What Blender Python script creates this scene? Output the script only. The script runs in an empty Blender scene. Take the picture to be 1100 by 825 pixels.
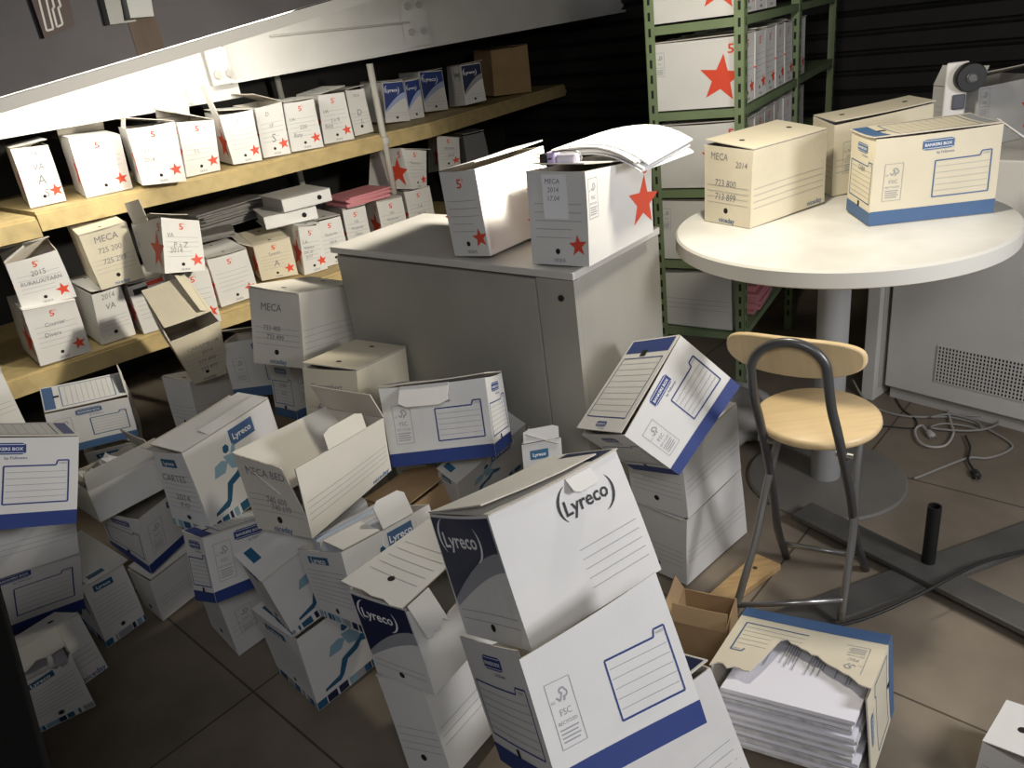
import bpy, bmesh, math, random
from mathutils import Vector, Matrix
from mathutils.geometry import tessellate_polygon
sc = bpy.context.scene
COL = sc.collection
R_ = math.radians

# ------------------------------------------------------------------ camera model
F, CX, CY, CAMZ = 826.0, 550.0, 412.5, 1.62
def _cam():
    d = Vector((800 - CX, 2180 - CY, F)).normalized()
    f = Vector((0, 0, 1)); y = (f - d * f.dot(d)).normalized()
    z = -d; x = y.cross(z)
    return x, y, z                       # world axes written in camera coordinates
_X, _Y, _Z = _cam()
def cam_to_world(v): return Vector((v.dot(_X), v.dot(_Y), v.dot(_Z)))
CAM = Vector((0, 0, CAMZ))
def ray(px, py): return cam_to_world(Vector((px - CX, py - CY, F))).normalized()
def at_z(px, py, z):
    d = ray(px, py); return CAM + d * ((z - CAMZ) / d.z)
def at_pl(px, py, n, c):
    d = ray(px, py); n = Vector(n); return CAM + d * ((c - n.dot(CAM)) / n.dot(d))
cam = bpy.data.cameras.new('camera'); camo = bpy.data.objects.new('camera', cam); COL.objects.link(camo)
cam.sensor_width = 36; cam.lens = F / 1100 * 36; cam.clip_start = .02
ax, ay, az = cam_to_world(Vector((1, 0, 0))), cam_to_world(Vector((0, -1, 0))), cam_to_world(Vector((0, 0, -1)))
mw = Matrix((ax, ay, az)).transposed().to_4x4(); mw.translation = CAM
camo.matrix_world = mw
sc.camera = camo

# ------------------------------------------------------------------ materials
MATS = {}
def mat(name, col, rough=.7, metal=0., noise=.0, nscale=6., bump=0., bscale=60., spec=.4, dark=None, stretch=None, emit=None):
    if name in MATS: return MATS[name]
    m = bpy.data.materials.new(name); m.use_nodes = True
    nt = m.node_tree; b = nt.nodes['Principled BSDF']
    b.inputs['Roughness'].default_value = rough; b.inputs['Metallic'].default_value = metal
    b.inputs['Specular IOR Level'].default_value = spec
    b.inputs['Base Color'].default_value = (*col, 1)
    tc = nt.nodes.new('ShaderNodeTexCoord')
    src = tc.outputs['Object']
    if stretch:
        mp = nt.nodes.new('ShaderNodeMapping'); mp.inputs['Scale'].default_value = stretch
        nt.links.new(src, mp.inputs['Vector']); src = mp.outputs['Vector']
    if noise:
        n = nt.nodes.new('ShaderNodeTexNoise'); n.inputs['Scale'].default_value = nscale; n.inputs['Detail'].default_value = 6
        nt.links.new(src, n.inputs['Vector'])
        r = nt.nodes.new('ShaderNodeValToRGB')
        r.color_ramp.elements[0].position = .3; r.color_ramp.elements[1].position = .62
        dk = dark or tuple(c * (1 - noise) for c in col)
        r.color_ramp.elements[0].color = (*dk, 1); r.color_ramp.elements[1].color = (*col, 1)
        nt.links.new(n.outputs['Fac'], r.inputs['Fac']); nt.links.new(r.outputs['Color'], b.inputs['Base Color'])
    if bump:
        n2 = nt.nodes.new('ShaderNodeTexNoise'); n2.inputs['Scale'].default_value = bscale
        nt.links.new(src, n2.inputs['Vector'])
        bp = nt.nodes.new('ShaderNodeBump'); bp.inputs['Strength'].default_value = bump; bp.inputs['Distance'].default_value = .01
        nt.links.new(n2.outputs['Fac'], bp.inputs['Height']); nt.links.new(bp.outputs['Normal'], b.inputs['Normal'])
    MATS[name] = m
    return m
M_WHITE = mat('white_card', (.70, .69, .655), .62, noise=.07, nscale=5, bump=.06, bscale=14)
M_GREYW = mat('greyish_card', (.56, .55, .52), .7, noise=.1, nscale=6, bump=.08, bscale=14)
M_CREAM = mat('cream_card', (.68, .62, .47), .68, noise=.1, nscale=5, bump=.08, bscale=14)
M_INNER = mat('inner_card', (.60, .55, .47), .8, noise=.1, nscale=9)
M_IVORY = mat('ivory_card', (.69, .655, .56), .68, noise=.09, nscale=5, bump=.08, bscale=14)
M_KRAFT = mat('kraft_card', (.42, .28, .145), .8, noise=.14, nscale=8, bump=.08, bscale=20)
M_RED = mat('red_ink', (.70, .075, .035), .55)
M_BLUE = mat('navy_ink', (.022, .045, .19), .55)
M_OLDBLUE = mat('faded_blue_ink', (.065, .13, .26), .6)
M_NIGHT = mat('night_blue_ink', (.012, .018, .06), .4)
M_TEAL = mat('teal_ink', (.02, .10, .19), .55)
M_TEALL = mat('pale_teal_ink', (.22, .36, .44), .6)
M_BLACK = mat('black_ink', (.02, .02, .022), .6)
M_PEN = mat('pen_ink', (.19, .19, .21), .6)
M_GREY = mat('grey_ink', (.30, .31, .33), .6)
M_PALEB = mat('pale_blue_ink', (.36, .42, .62), .6)
M_LWHITE = mat('print_white', (.83, .83, .83), .6)
M_HOLE = mat('hole_dark', (.015, .013, .012), .9)
M_PAPER = mat('paper', (.84, .84, .84), .75)
M_PAPER2 = mat('paper_edges', (.66, .65, .64), .8, noise=.35, nscale=30, stretch=(1, 1, 40))
M_PINK = mat('pink_folder', (.62, .25, .27), .7)

# ------------------------------------------------------------------ object helpers
def link(name, verts, faces, mats, parent=None, fm=None, smooth=False):
    me = bpy.data.meshes.new(name)
    me.from_pydata([tuple(v) for v in verts], [], faces)
    for m in (mats if isinstance(mats, (list, tuple)) else [mats]): me.materials.append(m)
    if fm:
        for p, i in zip(me.polygons, fm): p.material_index = i
    if smooth:
        for p in me.polygons: p.use_smooth = True
    me.update()
    o = bpy.data.objects.new(name, me); COL.objects.link(o)
    if parent is not None: o.parent = parent
    return o
def tag(o, label=None, cat=None, group=None, kind=None):
    if label: o['label'] = label
    if cat: o['category'] = cat
    if group: o['group'] = group
    if kind: o['kind'] = kind
    return o
def empty(name, loc, label, cat, group=None, rot=None):
    o = bpy.data.objects.new(name, None); COL.objects.link(o)
    if rot is not None:
        m = rot.to_4x4(); m.translation = Vector(loc); o.matrix_world = m
    else: o.location = loc
    o.empty_display_size = .05
    return tag(o, label, cat, group)
class MB:
    def __init__(s): s.v = []; s.f = []; s.m = []
    def add(s, vs, fs, mi=0):
        b = len(s.v); s.v += [Vector(v) for v in vs]
        for f in fs: s.f.append(tuple(b + i for i in f)); s.m.append(mi)
    def box(s, lo, hi, mi=0, fn=None):
        x0, y0, z0 = lo; x1, y1, z1 = hi
        vs = [Vector(p) for p in ((x0,y0,z0),(x1,y0,z0),(x1,y1,z0),(x0,y1,z0),(x0,y0,z1),(x1,y0,z1),(x1,y1,z1),(x0,y1,z1))]
        if fn: vs = [fn(v) for v in vs]
        s.add(vs, [(0,3,2,1),(4,5,6,7),(0,1,5,4),(1,2,6,5),(2,3,7,6),(3,0,4,7)], mi)
    def prism(s, poly, z0, z1, mi=0, fn=None):      # poly: list of (x, y), counter clockwise
        n = len(poly)
        vs = [Vector((x, y, z0)) for x, y in poly] + [Vector((x, y, z1)) for x, y in poly]
        if fn: vs = [fn(v) for v in vs]
        s.add(vs, [tuple(range(n - 1, -1, -1)), tuple(range(n, 2 * n))] + [(i, (i + 1) % n, n + (i + 1) % n, n + i) for i in range(n)], mi)
    def tube(s, pts, r, seg=10, mi=0, caps=True, rads=None):
        pts = [Vector(p) for p in pts]; n = len(pts); rings = []
        t0 = (pts[1] - pts[0]).normalized()
        up = Vector((0, 0, 1)) if abs(t0.z) < .9 else Vector((1, 0, 0))
        u = (up - t0 * up.dot(t0)).normalized()
        vs = []
        for i, p in enumerate(pts):
            t = ((pts[min(i + 1, n - 1)] - pts[max(i - 1, 0)])).normalized()
            u = (u - t * u.dot(t)).normalized(); w = t.cross(u)
            rr = rads[i] if rads else r
            vs += [p + (u * math.cos(a) + w * math.sin(a)) * rr for a in (2 * math.pi * k / seg for k in range(seg))]
        fs = [(i * seg + k, i * seg + (k + 1) % seg, (i + 1) * seg + (k + 1) % seg, (i + 1) * seg + k) for i in range(n - 1) for k in range(seg)]
        if caps: fs += [tuple(range(seg - 1, -1, -1)), tuple(range((n - 1) * seg, n * seg))]
        s.add(vs, fs, mi)
    def lathe(s, prof, c, seg=48, mi=0, axis=None):
        vs = []; c = Vector(c)
        for r, z in prof:
            vs += [c + Vector((r * math.cos(2 * math.pi * k / seg), r * math.sin(2 * math.pi * k / seg), z)) for k in range(seg)]
        n = len(prof)
        fs = [(i * seg + k, i * seg + (k + 1) % seg, (i + 1) * seg + (k + 1) % seg, (i + 1) * seg + k) for i in range(n - 1) for k in range(seg)]
        fs += [tuple(range(seg - 1, -1, -1)), tuple(range((n - 1) * seg, n * seg))]
        s.add(vs, fs, mi)
    def build(s, name, mats, parent=None, smooth=False):
        return link(name, s.v, s.f, mats, parent, s.m, smooth)
def smooth_by_angle(o, ang=35):
    me = o.data
    for p in me.polygons: p.use_smooth = True
    bm = bmesh.new(); bm.from_mesh(me)
    for e in bm.edges:
        if len(e.link_faces) == 2 and e.calc_face_angle(0) > R_(ang): e.smooth = False
    bm.to_mesh(me); bm.free()
def bevel(o, w=.003, seg=2, ang=40):
    m = o.modifiers.new('bevel', 'BEVEL'); m.width = w; m.segments = seg; m.limit_method = 'ANGLE'; m.angle_limit = R_(ang)
    return o

# ------------------------------------------------------------------ lettering
_txt = {}
def text_mesh(s, bold=False):
    k = (s, bold)
    if k in _txt: return _txt[k]
    cu = bpy.data.curves.new('t', 'FONT'); cu.body = s; cu.size = 1; cu.resolution_u = 2
    if bold: cu.offset = .018
    o = bpy.data.objects.new('t', cu); COL.objects.link(o)
    dg = bpy.context.evaluated_depsgraph_get()
    me = o.evaluated_get(dg).to_mesh()
    vs = [(v.co.x, v.co.y) for v in me.vertices]; fs = [tuple(p.vertices) for p in me.polygons]
    o.evaluated_get(dg).to_mesh_clear()
    bpy.data.objects.remove(o); bpy.data.curves.remove(cu)
    if vs:
        x0 = min(v[0] for v in vs); x1 = max(v[0] for v in vs)
        vs = [(x - x0, y) for x, y in vs]; w = x1 - x0
    else: w = 0
    _txt[k] = (vs, fs, w); return _txt[k]
# ------------------------------------------------------------------ archive boxes
class Art:
    """prints on one flat face: polygons in metres from the face's lower left corner"""
    def __init__(s, w, h): s.w = w; s.h = h; s.p = []      # (verts2d, faces, material, layer)
    def poly(s, pts, m, lay=0): s.p.append(([tuple(q) for q in pts], [tuple(range(len(pts)))], m, lay))
    def rect(s, x0, y0, x1, y1, m, lay=0, n=1):
        n = max(n, int(abs(x1 - x0) / .05))
        for i in range(n):
            a = x0 + (x1 - x0) * i / n; b = x0 + (x1 - x0) * (i + 1) / n
            s.poly([(a, y0), (b, y0), (b, y1), (a, y1)], m, lay)
    def line(s, x0, y0, x1, y1, w, m, lay=0):
        dx, dy = x1 - x0, y1 - y0; L = math.hypot(dx, dy); nx, ny = -dy / L * w / 2, dx / L * w / 2
        n = max(1, int(L / .06))
        for i in range(n):
            a, b = i / n, (i + 1) / n
            s.poly([(x0 + dx * a - nx, y0 + dy * a - ny), (x0 + dx * b - nx, y0 + dy * b - ny), (x0 + dx * b + nx, y0 + dy * b + ny), (x0 + dx * a + nx, y0 + dy * a + ny)], m, lay)
    def disc(s, x, y, r, m, lay=0, ry=None, n=14):
        s.poly([(x + r * math.cos(2 * math.pi * k / n), y + (ry or r) * math.sin(2 * math.pi * k / n)) for k in range(n)], m, lay)
    def star(s, x, y, r, m, rot=0., lay=0):
        pts = []
        for k in range(10):
            rr = r if k % 2 == 0 else r * .42; a = math.pi / 2 + k * math.pi / 5 + rot
            pts.append((x + rr * math.cos(a), y + rr * math.sin(a)))
        vs = pts + [(x, y)]
        s.p.append((vs, [(k, (k + 1) % 10, 10) for k in range(10)], m, lay))
    def text(s, t, x, y, size, m, align='c', rot=0., bold=False, lay=0, sx=1., shear=0.):
        vs, fs, w = text_mesh(t, bold)
        ox = {'c': -w / 2, 'l': 0, 'r': -w}[align]; ca, sa = math.cos(rot), math.sin(rot)
        out = []
        for a, b in vs:
            a = (a + ox + b * shear) * size * sx; b = (b - .35) * size
            out.append((x + a * ca - b * sa, y + a * sa + b * ca))
        s.p.append((out, fs, m, lay))
    def arc(s, cx, cy, r, a0, a1, w, m, lay=0, n=10, sy=1.):
        P = []; Q = []
        for k in range(n + 1):
            t = k / n; a = a0 + (a1 - a0) * t; ww = w * math.sin(math.pi * min(max(t, .02), .98)) / 2
            P.append((cx + (r + ww) * math.cos(a), cy + (r + ww) * math.sin(a) * sy)); Q.append((cx + (r - ww) * math.cos(a), cy + (r - ww) * math.sin(a) * sy))
        s.p.append((P + Q, [(k, k + 1, n + 2 + k, n + 1 + k) for k in range(n)], m, lay))
def fsc(A, x, y, w, h, m, lines=True):
    t = .0012
    for a in ((x, y, x + w, y), (x, y + h, x + w, y + h), (x, y, x, y + h), (x + w, y, x + w, y + h)): A.line(*a, t, m)
    cx, cy, r = x + w * .55, y + h * .76, w * .2
    q = r * .95
    for path in ([(-1.25, -.1), (-.6, -.8), (.1, .45), (-.3, .5), (-.4, .85), (-.1, 1.15), (.3, 1.25), (.7, 1.1), (.8, .75), (1.1, .55), (1.15, .05), (.75, -.3), (.25, -.25)], [(.35, -.25), (.35, -.85), (.05, -.85)]):
        for (a, b), (c, d) in zip(path, path[1:]): A.line(cx + a * q, cy + b * q, cx + c * q, cy + d * q, .0028, m)
    A.text('FSC', x + w * .16, y + h * .7, w * .12, m)
    A.text('FSC', x + w * .52, y + h * .52, w * .3, m)
    if lines:
        A.text('RECYCLED', x + w * .5, y + h * .37, w * .16, m)
        for k in range(4): A.line(x + w * .12, y + h * (.27 - .06 * k), x + w * (.86 - .07 * (k % 2)), y + h * (.27 - .06 * k), .0022, m)
def frame(A, x0, y0, x1, y1, n, m, tab=True, lm=None, t=.003):
    if tab:
        tx = x1 - (x1 - x0) * .2; ty = y1 - .012
        segs = [(x0, y0, x1, y0), (x0, y0, x0, ty), (x0, ty, tx, ty), (tx, ty, tx + .004, y1), (tx + .004, y1, x1, y1), (x1, y1, x1, y0)]
        A.text('N/REF', (tx + x1) / 2 + .002, y1 - .007, .007, lm or M_GREY)
    else: segs = [(x0, y0, x1, y0), (x1, y0, x1, y1), (x1, y1, x0, y1), (x0, y1, x0, y0)]; ty = y1
    for q in segs: A.line(*q, t, m)
    for k in range(1, n + 1): A.line(x0 + .005, y0 + (ty - y0) * k / (n + 1), x1 - .005, y0 + (ty - y0) * k / (n + 1), .0011, lm or M_GREY)
def bank_logo(A, x, y, w, m):
    A.poly([(x - w * .5, y - w * .12), (x - w * .4, y - w * .17), (x + w * .4, y - w * .17), (x + w * .5, y - w * .12), (x + w * .5, y + w * .12), (x + w * .4, y + w * .17), (x - w * .4, y + w * .17), (x - w * .5, y + w * .12)], m)
    A.rect(x - w * .46, y + w * .115, x + w * .46, y + w * .13, M_LWHITE, 1); A.rect(x - w * .46, y - w * .13, x + w * .46, y - w * .115, M_LWHITE, 1)
    A.text('BANKERS BOX', x, y - w * .005, w * .13, M_LWHITE, bold=True, lay=1)
    A.text('by Fellowes', x + w * .25, y - w * .27, w * .12, m)
def lyr_logo(A, x, y, s, m, rot=0., lay=1):
    A.text('Lyreco', x, y, s, m, bold=True, rot=rot, lay=lay)
    A.arc(x - s * .7, y + s * .1, s * .95, 1.9, 4.0, s * .16, m, lay); A.arc(x + s * .75, y - s * .05, s * .95, -1.35, .75, s * .16, m, lay)
def five(A, x, y, s, m=None):
    m = m or M_RED
    A.text('5', x, y, s * 1.5, m, bold=True, sx=1.25); A.star(x + s * .62, y + s * .42, s * .16, m)
    for dx, dy in ((-.1, .62), (.22, .66), (.5, .72), (.78, .1)): A.disc(x + dx * s, y + dy * s, s * .055, m, n=6)
def hand(A, lines):
    for t, x, y, s in lines: A.text(t, A.w * x, A.h * y, s, M_PEN, shear=.12, sx=.9)
def figure(A, x, y, s, flip=1):
    P = lambda pts, m: A.poly([(x + flip * a * s, y + b * s) for a, b in pts], m)
    P([(-.08,.86),(-.02,.8),(.08,.82),(.11,.92),(.05,1.),(-.05,.98)], M_TEAL)                      # head
    P([(-.12,.78),(.12,.74),(.34,.44),(.22,.34),(.0,.42),(-.06,.6)], M_TEALL)                       # torso
    P([(.1,.76),(.22,.7),(.3,.9),(.24,.96)], M_TEALL)                                               # raised arm
    P([(-.52,.44),(-.2,.42),(-.04,.62),(-.2,.72),(-.42,.68)], M_TEALL)                              # held sheet
    P([(.34,.44),(.62,.26),(.56,.16),(.3,.26),(.22,.34)], M_TEAL)                                   # bent leg
    P([(.22,.36),(.08,.28),(-.22,.2),(-.2,.06),(.16,.14),(.32,.28)], M_TEAL)                        # thigh
    P([(-.24,.2),(-.4,-.14),(-.5,-.24),(-.4,-.3),(-.3,-.22),(-.12,.08)], M_TEAL)                    # shin
    P([(-.42,-.16),(-.8,-.24),(-.82,-.31),(-.4,-.31)], M_TEAL)                                      # foot
def stripes(A, y0, y1, seed):
    r = random.Random(seed); x = .0
    while x < A.w - .004:
        w = r.choice((.006, .01, .016, .024, .03)); w = min(w, A.w - x)
        A.rect(x, y0, x + w, y1, r.choice((M_TEAL, M_TEALL, M_TEAL, M_GREY, M_NIGHT)))
        x += w + r.choice((0, .003, .006, .01))

def art_front(kind, A, txt, seed, opt):
    w, h = A.w, A.h
    if kind == 'star':
        if not opt.get('nologo'): five(A, w * .5, h * .86, .024)
        for k in range(5): A.line(w * .1, h * (.66 - .09 * k), w * (.9 if k < 3 else .72), h * (.66 - .09 * k), .0014, M_GREY)
        A.star(w * .82, h * .22, .03, M_RED, .1); A.disc(w * .47, h * .15, .0075, M_HOLE)
        for k in range(9): A.rect(w * .4 + k * .0042, h * .035, w * .4 + k * .0042 + (.0012 + .001 * (k % 3)), h * .075, M_GREY)
    elif kind in ('niceday', 'plain'):
        y = .5 if kind == 'niceday' else .48
        for k in range(4): A.line(w * .06, h * (y - .075 * k), w * .94, h * (y - .075 * k), .0013, M_GREY)
        A.disc(w * .47, h * .18, .009, M_HOLE)
        if kind == 'niceday': A.text('niceday', w * .5, h * .055, .022, M_OLDBLUE, bold=True)
    elif kind in ('bank', 'bankold'):
        m = M_BLUE if kind == 'bank' else M_OLDBLUE
        A.rect(0, 0, w, h * .155, m); bank_logo(A, w * .5, h * .86, min(.075, w * .55), m)
        frame(A, w * .07, h * .24, w * .93, h * .72, 6, m); A.rect(w * .46, h * .15, w * .46 + .012, h * .215, M_HOLE, 1)
    elif kind == 'navy':
        pts = [(0.004, h * .98), (w * .98, h * .98)] + [(w * (.98 - .95 * t) , h * (.72 - .42 * t ** 1.7)) for t in [k / 10 for k in range(11)]]
        pts2 = [(w * .98, h * .74), (w * .99, h * .58)] + [(w * (.99 - .94 * t), h * (.58 - .34 * t ** 1.5)) for t in [k / 10 for k in range(1, 11)]] + [(w * .03, h * .32)] + [(w * (.98 - .95 * t), h * (.74 - .42 * t ** 1.7)) for t in [k / 10 for k in range(9, 0, -1)]]
        mc = opt.get('swoosh', M_NIGHT)
        A.poly(pts, mc, 1)
        n = 10
        for k in range(n):
            t0, t1 = k / n, (k + 1) / n
            f = lambda t: (w * (.98 - .95 * t), h * (.72 - .42 * t ** 1.7)); g = lambda t: (w * (.99 - .95 * t), h * (.58 - .34 * t ** 1.5))
            A.poly([f(t0), f(t1), g(t1), g(t0)], M_GREY if mc is M_NIGHT else M_PALEB)
        lyr_logo(A, w * .4, h * .8, w * .195, M_LWHITE, lay=2)
        for k in range(2): A.line(w * .06, h * (.22 - .07 * k), w * .94, h * (.22 - .07 * k), .0014, M_GREY)
        A.disc(w * .5, h * .11, .008, M_HOLE)
    elif kind == 'teal':
        A.rect(w * .2, h * .82, w * .66, h * .92, M_TEAL); A.text('Lyreco', w * .43, h * .87, w * .12, M_LWHITE, bold=True, lay=1)
        for k in range(8): A.line(w * .08, h * (.72 - .062 * k), w * .92, h * (.72 - .062 * k), .0012, M_GREY)
        A.disc(w * .5, h * .18, .0085, M_GREY); A.disc(w * .5, h * .18, .006, M_HOLE, 1); stripes(A, 0.002, h * .1, seed)
    if opt.get('note'):
        A.rect(w * .26, h * .5, w * .68, h * .97, M_PAPER, 1)
        for k, t in enumerate(('MECA', '2014', '17.04')): A.text(t, w * .44, h * (.9 - .09 * k), .018, M_PEN, lay=2, shear=.12)
    if opt.get('strips'): A.rect(w * .1, h * .8, w * .5, h * .92, M_BLACK); A.rect(w * .5, h * .9, w * .96, h * .985, M_RED)
    hand(A, txt)
def art_side(kind, A, right, seed, opt):
    w, h = A.w, A.h                         # u runs left to right as seen
    if kind == 'star':
        if not right: five(A, w * .88, h * .84, .03); fsc(A, w * .03, h * .52, .036, .085, M_GREY); A.star(w * .77, h * .42, .088, M_RED, -.12)
        else: fsc(A, w * .03, h * .5, .045, .1, M_GREY); five(A, w * .9, h * .88, .028); A.star(w * .86, h * .46, .082, M_RED, -.1)
    elif kind in ('niceday', 'plain'):
        for k in range(3 if kind == 'plain' else 4): A.line(w * .03, h * (.5 - .085 * k), w * .97, h * (.5 - .085 * k), .0013, M_GREY)
        if opt.get('fsc') and right: fsc(A, w * .1, h * .3, .05, .105, M_GREY)
        if kind == 'niceday': A.text('niceday', w * .86, h * .06, .022, M_OLDBLUE, bold=True)
    elif kind in ('bank', 'bankold'):
        m = M_BLUE if kind == 'bank' else M_OLDBLUE
        A.rect(0, 0, w, h * .165, m)
        if not opt.get('nologo'): bank_logo(A, w * .5, h * .88, .085, m)
        if opt.get('topcut'): pass
        fsc(A, w * .09, h * .28, .05, .105, M_GREY); frame(A, w * .49, h * .27, w * .93, h * .74, 5, m, t=.0036)
    elif kind == 'navy':
        if not opt.get('noart'): lyr_logo(A, w * .66, h * .79, .042, M_BLACK)
        for k in range(5): A.line(w * .5, h * (.46 - .075 * k), w * .95, h * (.46 - .075 * k), .0014, M_GREY)
    elif kind == 'teal':
        lx = .62 if right else .3
        A.rect(w * (lx - .14), h * .75, w * (lx + .14), h * .94, M_OLDBLUE); A.text('Lyreco', w * lx, h * .845, .026, M_LWHITE, bold=True, lay=1)
        A.arc(w * lx - .036, h * .85, .02, 2.0, 4.0, .004, M_LWHITE, 1); A.arc(w * lx + .036, h * .845, .02, -1.2, .8, .004, M_LWHITE, 1)
        figure(A, w * (.4 if right else .6), h * .32, h * .5); stripes(A, .002, h * .11, seed + 7)
def art_top(kind, A, opt):
    w, h = A.w, A.h
    if kind in ('bank', 'bankold'):
        m = M_BLUE if kind == 'bank' else M_OLDBLUE
        if opt.get('patchback'): A.rect(w * .04, h * .84, w * .96, h * .985, m); frame(A, w * .08, h * .14, w * .92, h * .78, 9, m, tab=False); A.rect(w * .4, h * .8, w * .52, h * .87, M_HOLE, 1); bank_logo(A, w * .5, h * .07, .05, m)
        else:
            A.rect(w * .04, .004, w * .96, h * .14, m); A.rect(w * .08, h * .9, w * .9, h * .985, M_GREY if kind == 'bankold' else m)
            frame(A, w * .08, h * .22, w * .92, h * .86, 9, m, tab=False); A.rect(w * .44, h * .13, w * .52, h * .2, M_HOLE, 1)
    elif kind in ('niceday', 'plain', 'star', 'navy'):
        A.disc(w * .5, h * .82, .009, M_HOLE); A.disc(w * .5, h * .18, .009, M_HOLE)
        if opt.get('toplines'):
            for k in range(5): A.line(w * .1, h * (.2 + .09 * k), w * .9, h * (.2 + .09 * k), .0016, M_GREY)
        if kind == 'navy' and opt.get('topart', True): A.rect(w * .3, h * .8, w * .96, h * .985, M_NIGHT)
    elif kind == 'teal':
        A.rect(w * .12, h * .06, w * .5, h * .13, M_TEAL); A.disc(w * .5, h * .85, .009, M_HOLE)

def deformer(W, D, H, off, seed, amp=.004):
    r = random.Random(seed)
    cs = {}
    for a in 'fb':
        for b in 'lr':
            for c in 'tb':
                k = a + b + c
                o = Vector(off.get(k, (0, 0, 0)))
                j = amp if c == 't' else amp * .25
                cs[k] = o + Vector((r.uniform(0, j) * (1 if b == 'l' else -1), r.uniform(0, j) * (1 if a == 'f' else -1), r.uniform(-j, 0) if c == 't' else 0))
    bx, by, bz = r.uniform(-.006, .002), r.uniform(-.005, .0015), r.uniform(-.004, 0)
    p1, p2 = r.uniform(0, 6), r.uniform(0, 6)
    def fn(p):
        X = max(-1.1, min(1.1, 2 * p.x / W)); Y = max(-1.1, min(1.1, 2 * p.y / D)); Z = max(0., min(1.1, p.z / H))
        q = Vector((0, 0, 0))
        for k, o in cs.items():
            wt = (.5 + .5 * X * (1 if k[1] == 'r' else -1)) * (.5 + .5 * Y * (1 if k[0] == 'b' else -1)) * (Z if k[2] == 't' else 1 - Z)
            q += o * wt
        zz = 4 * Z * (1 - Z)
        q.x += X * bx * (1 - Y * Y) * (.4 + zz) + .0016 * math.sin(9 * p.y + 14 * p.z + p1)
        q.y += Y * by * (1 - X * X) * zz + .0012 * math.sin(11 * p.z + 12 * p.x + p2)
        q.z += Z * bz * (2 - X * X - Y * Y)
        return p + q
    return fn
def grid(o, u, v, nu, nv):
    vs = [o + u * (i / nu) + v * (j / nv) for j in range(nv + 1) for i in range(nu + 1)]
    fs = [(j * (nu + 1) + i, j * (nu + 1) + i + 1, (j + 1) * (nu + 1) + i + 1, (j + 1) * (nu + 1) + i) for j in range(nv) for i in range(nu)]
    return vs, fs
ARTM = [M_PAPER, M_RED, M_BLUE, M_OLDBLUE, M_NIGHT, M_TEAL, M_TEALL, M_BLACK, M_PEN, M_GREY, M_PALEB, M_LWHITE, M_HOLE]
def split_art(vs, fs, mx=.035):
    """cut big print areas into small pieces so that they follow the bulge of the card"""
    span = max(max(v[0] for v in vs) - min(v[0] for v in vs), max(v[1] for v in vs) - min(v[1] for v in vs))
    if span < mx or len(fs) > 40: return vs, fs
    V = [tuple(v) for v in vs]; T = []
    for f in fs:
        if len(f) == 3: T.append(tuple(f)); continue
        for t in tessellate_polygon([[Vector((*V[i], 0)) for i in f]]):
            T.append(tuple(f[i] for i in t))
    mid = {}; out = []
    st = list(T)
    while st:
        a, b, c = st.pop()
        L = [((V[p][0] - V[q][0]) ** 2 + (V[p][1] - V[q][1]) ** 2, p, q) for p, q in ((a, b), (b, c), (c, a))]
        l, p, q = max(L)
        if l < mx * mx: out.append((a, b, c)); continue
        k = (min(p, q), max(p, q))
        if k not in mid: mid[k] = len(V); V.append(((V[p][0] + V[q][0]) / 2, (V[p][1] + V[q][1]) / 2))
        m = mid[k]
        r = ({a, b, c} - {p, q}).pop()
        # keep the winding of (a, b, c)
        tri = (a, b, c); i = tri.index(p)
        if tri[(i + 1) % 3] == q: st += [(p, m, r), (m, q, r)]
        else: st += [(q, m, r), (m, p, r)]
    fix = []
    for a, b, c in out:
        cr = (V[b][0] - V[a][0]) * (V[c][1] - V[a][1]) - (V[b][1] - V[a][1]) * (V[c][0] - V[a][0])
        fix.append((a, b, c) if cr > 0 else (a, c, b))
    return V, fix
def put_art(mb, A, fmap, fn, slots):
    for vs, fs, m, lay in A.p:
        if not vs: continue
        e = .0008 + .0005 * lay
        vs, fs = split_art(vs, fs)
        mb.add([fn(fmap(u, v, e)) for u, v in vs], fs, slots[m])
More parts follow.
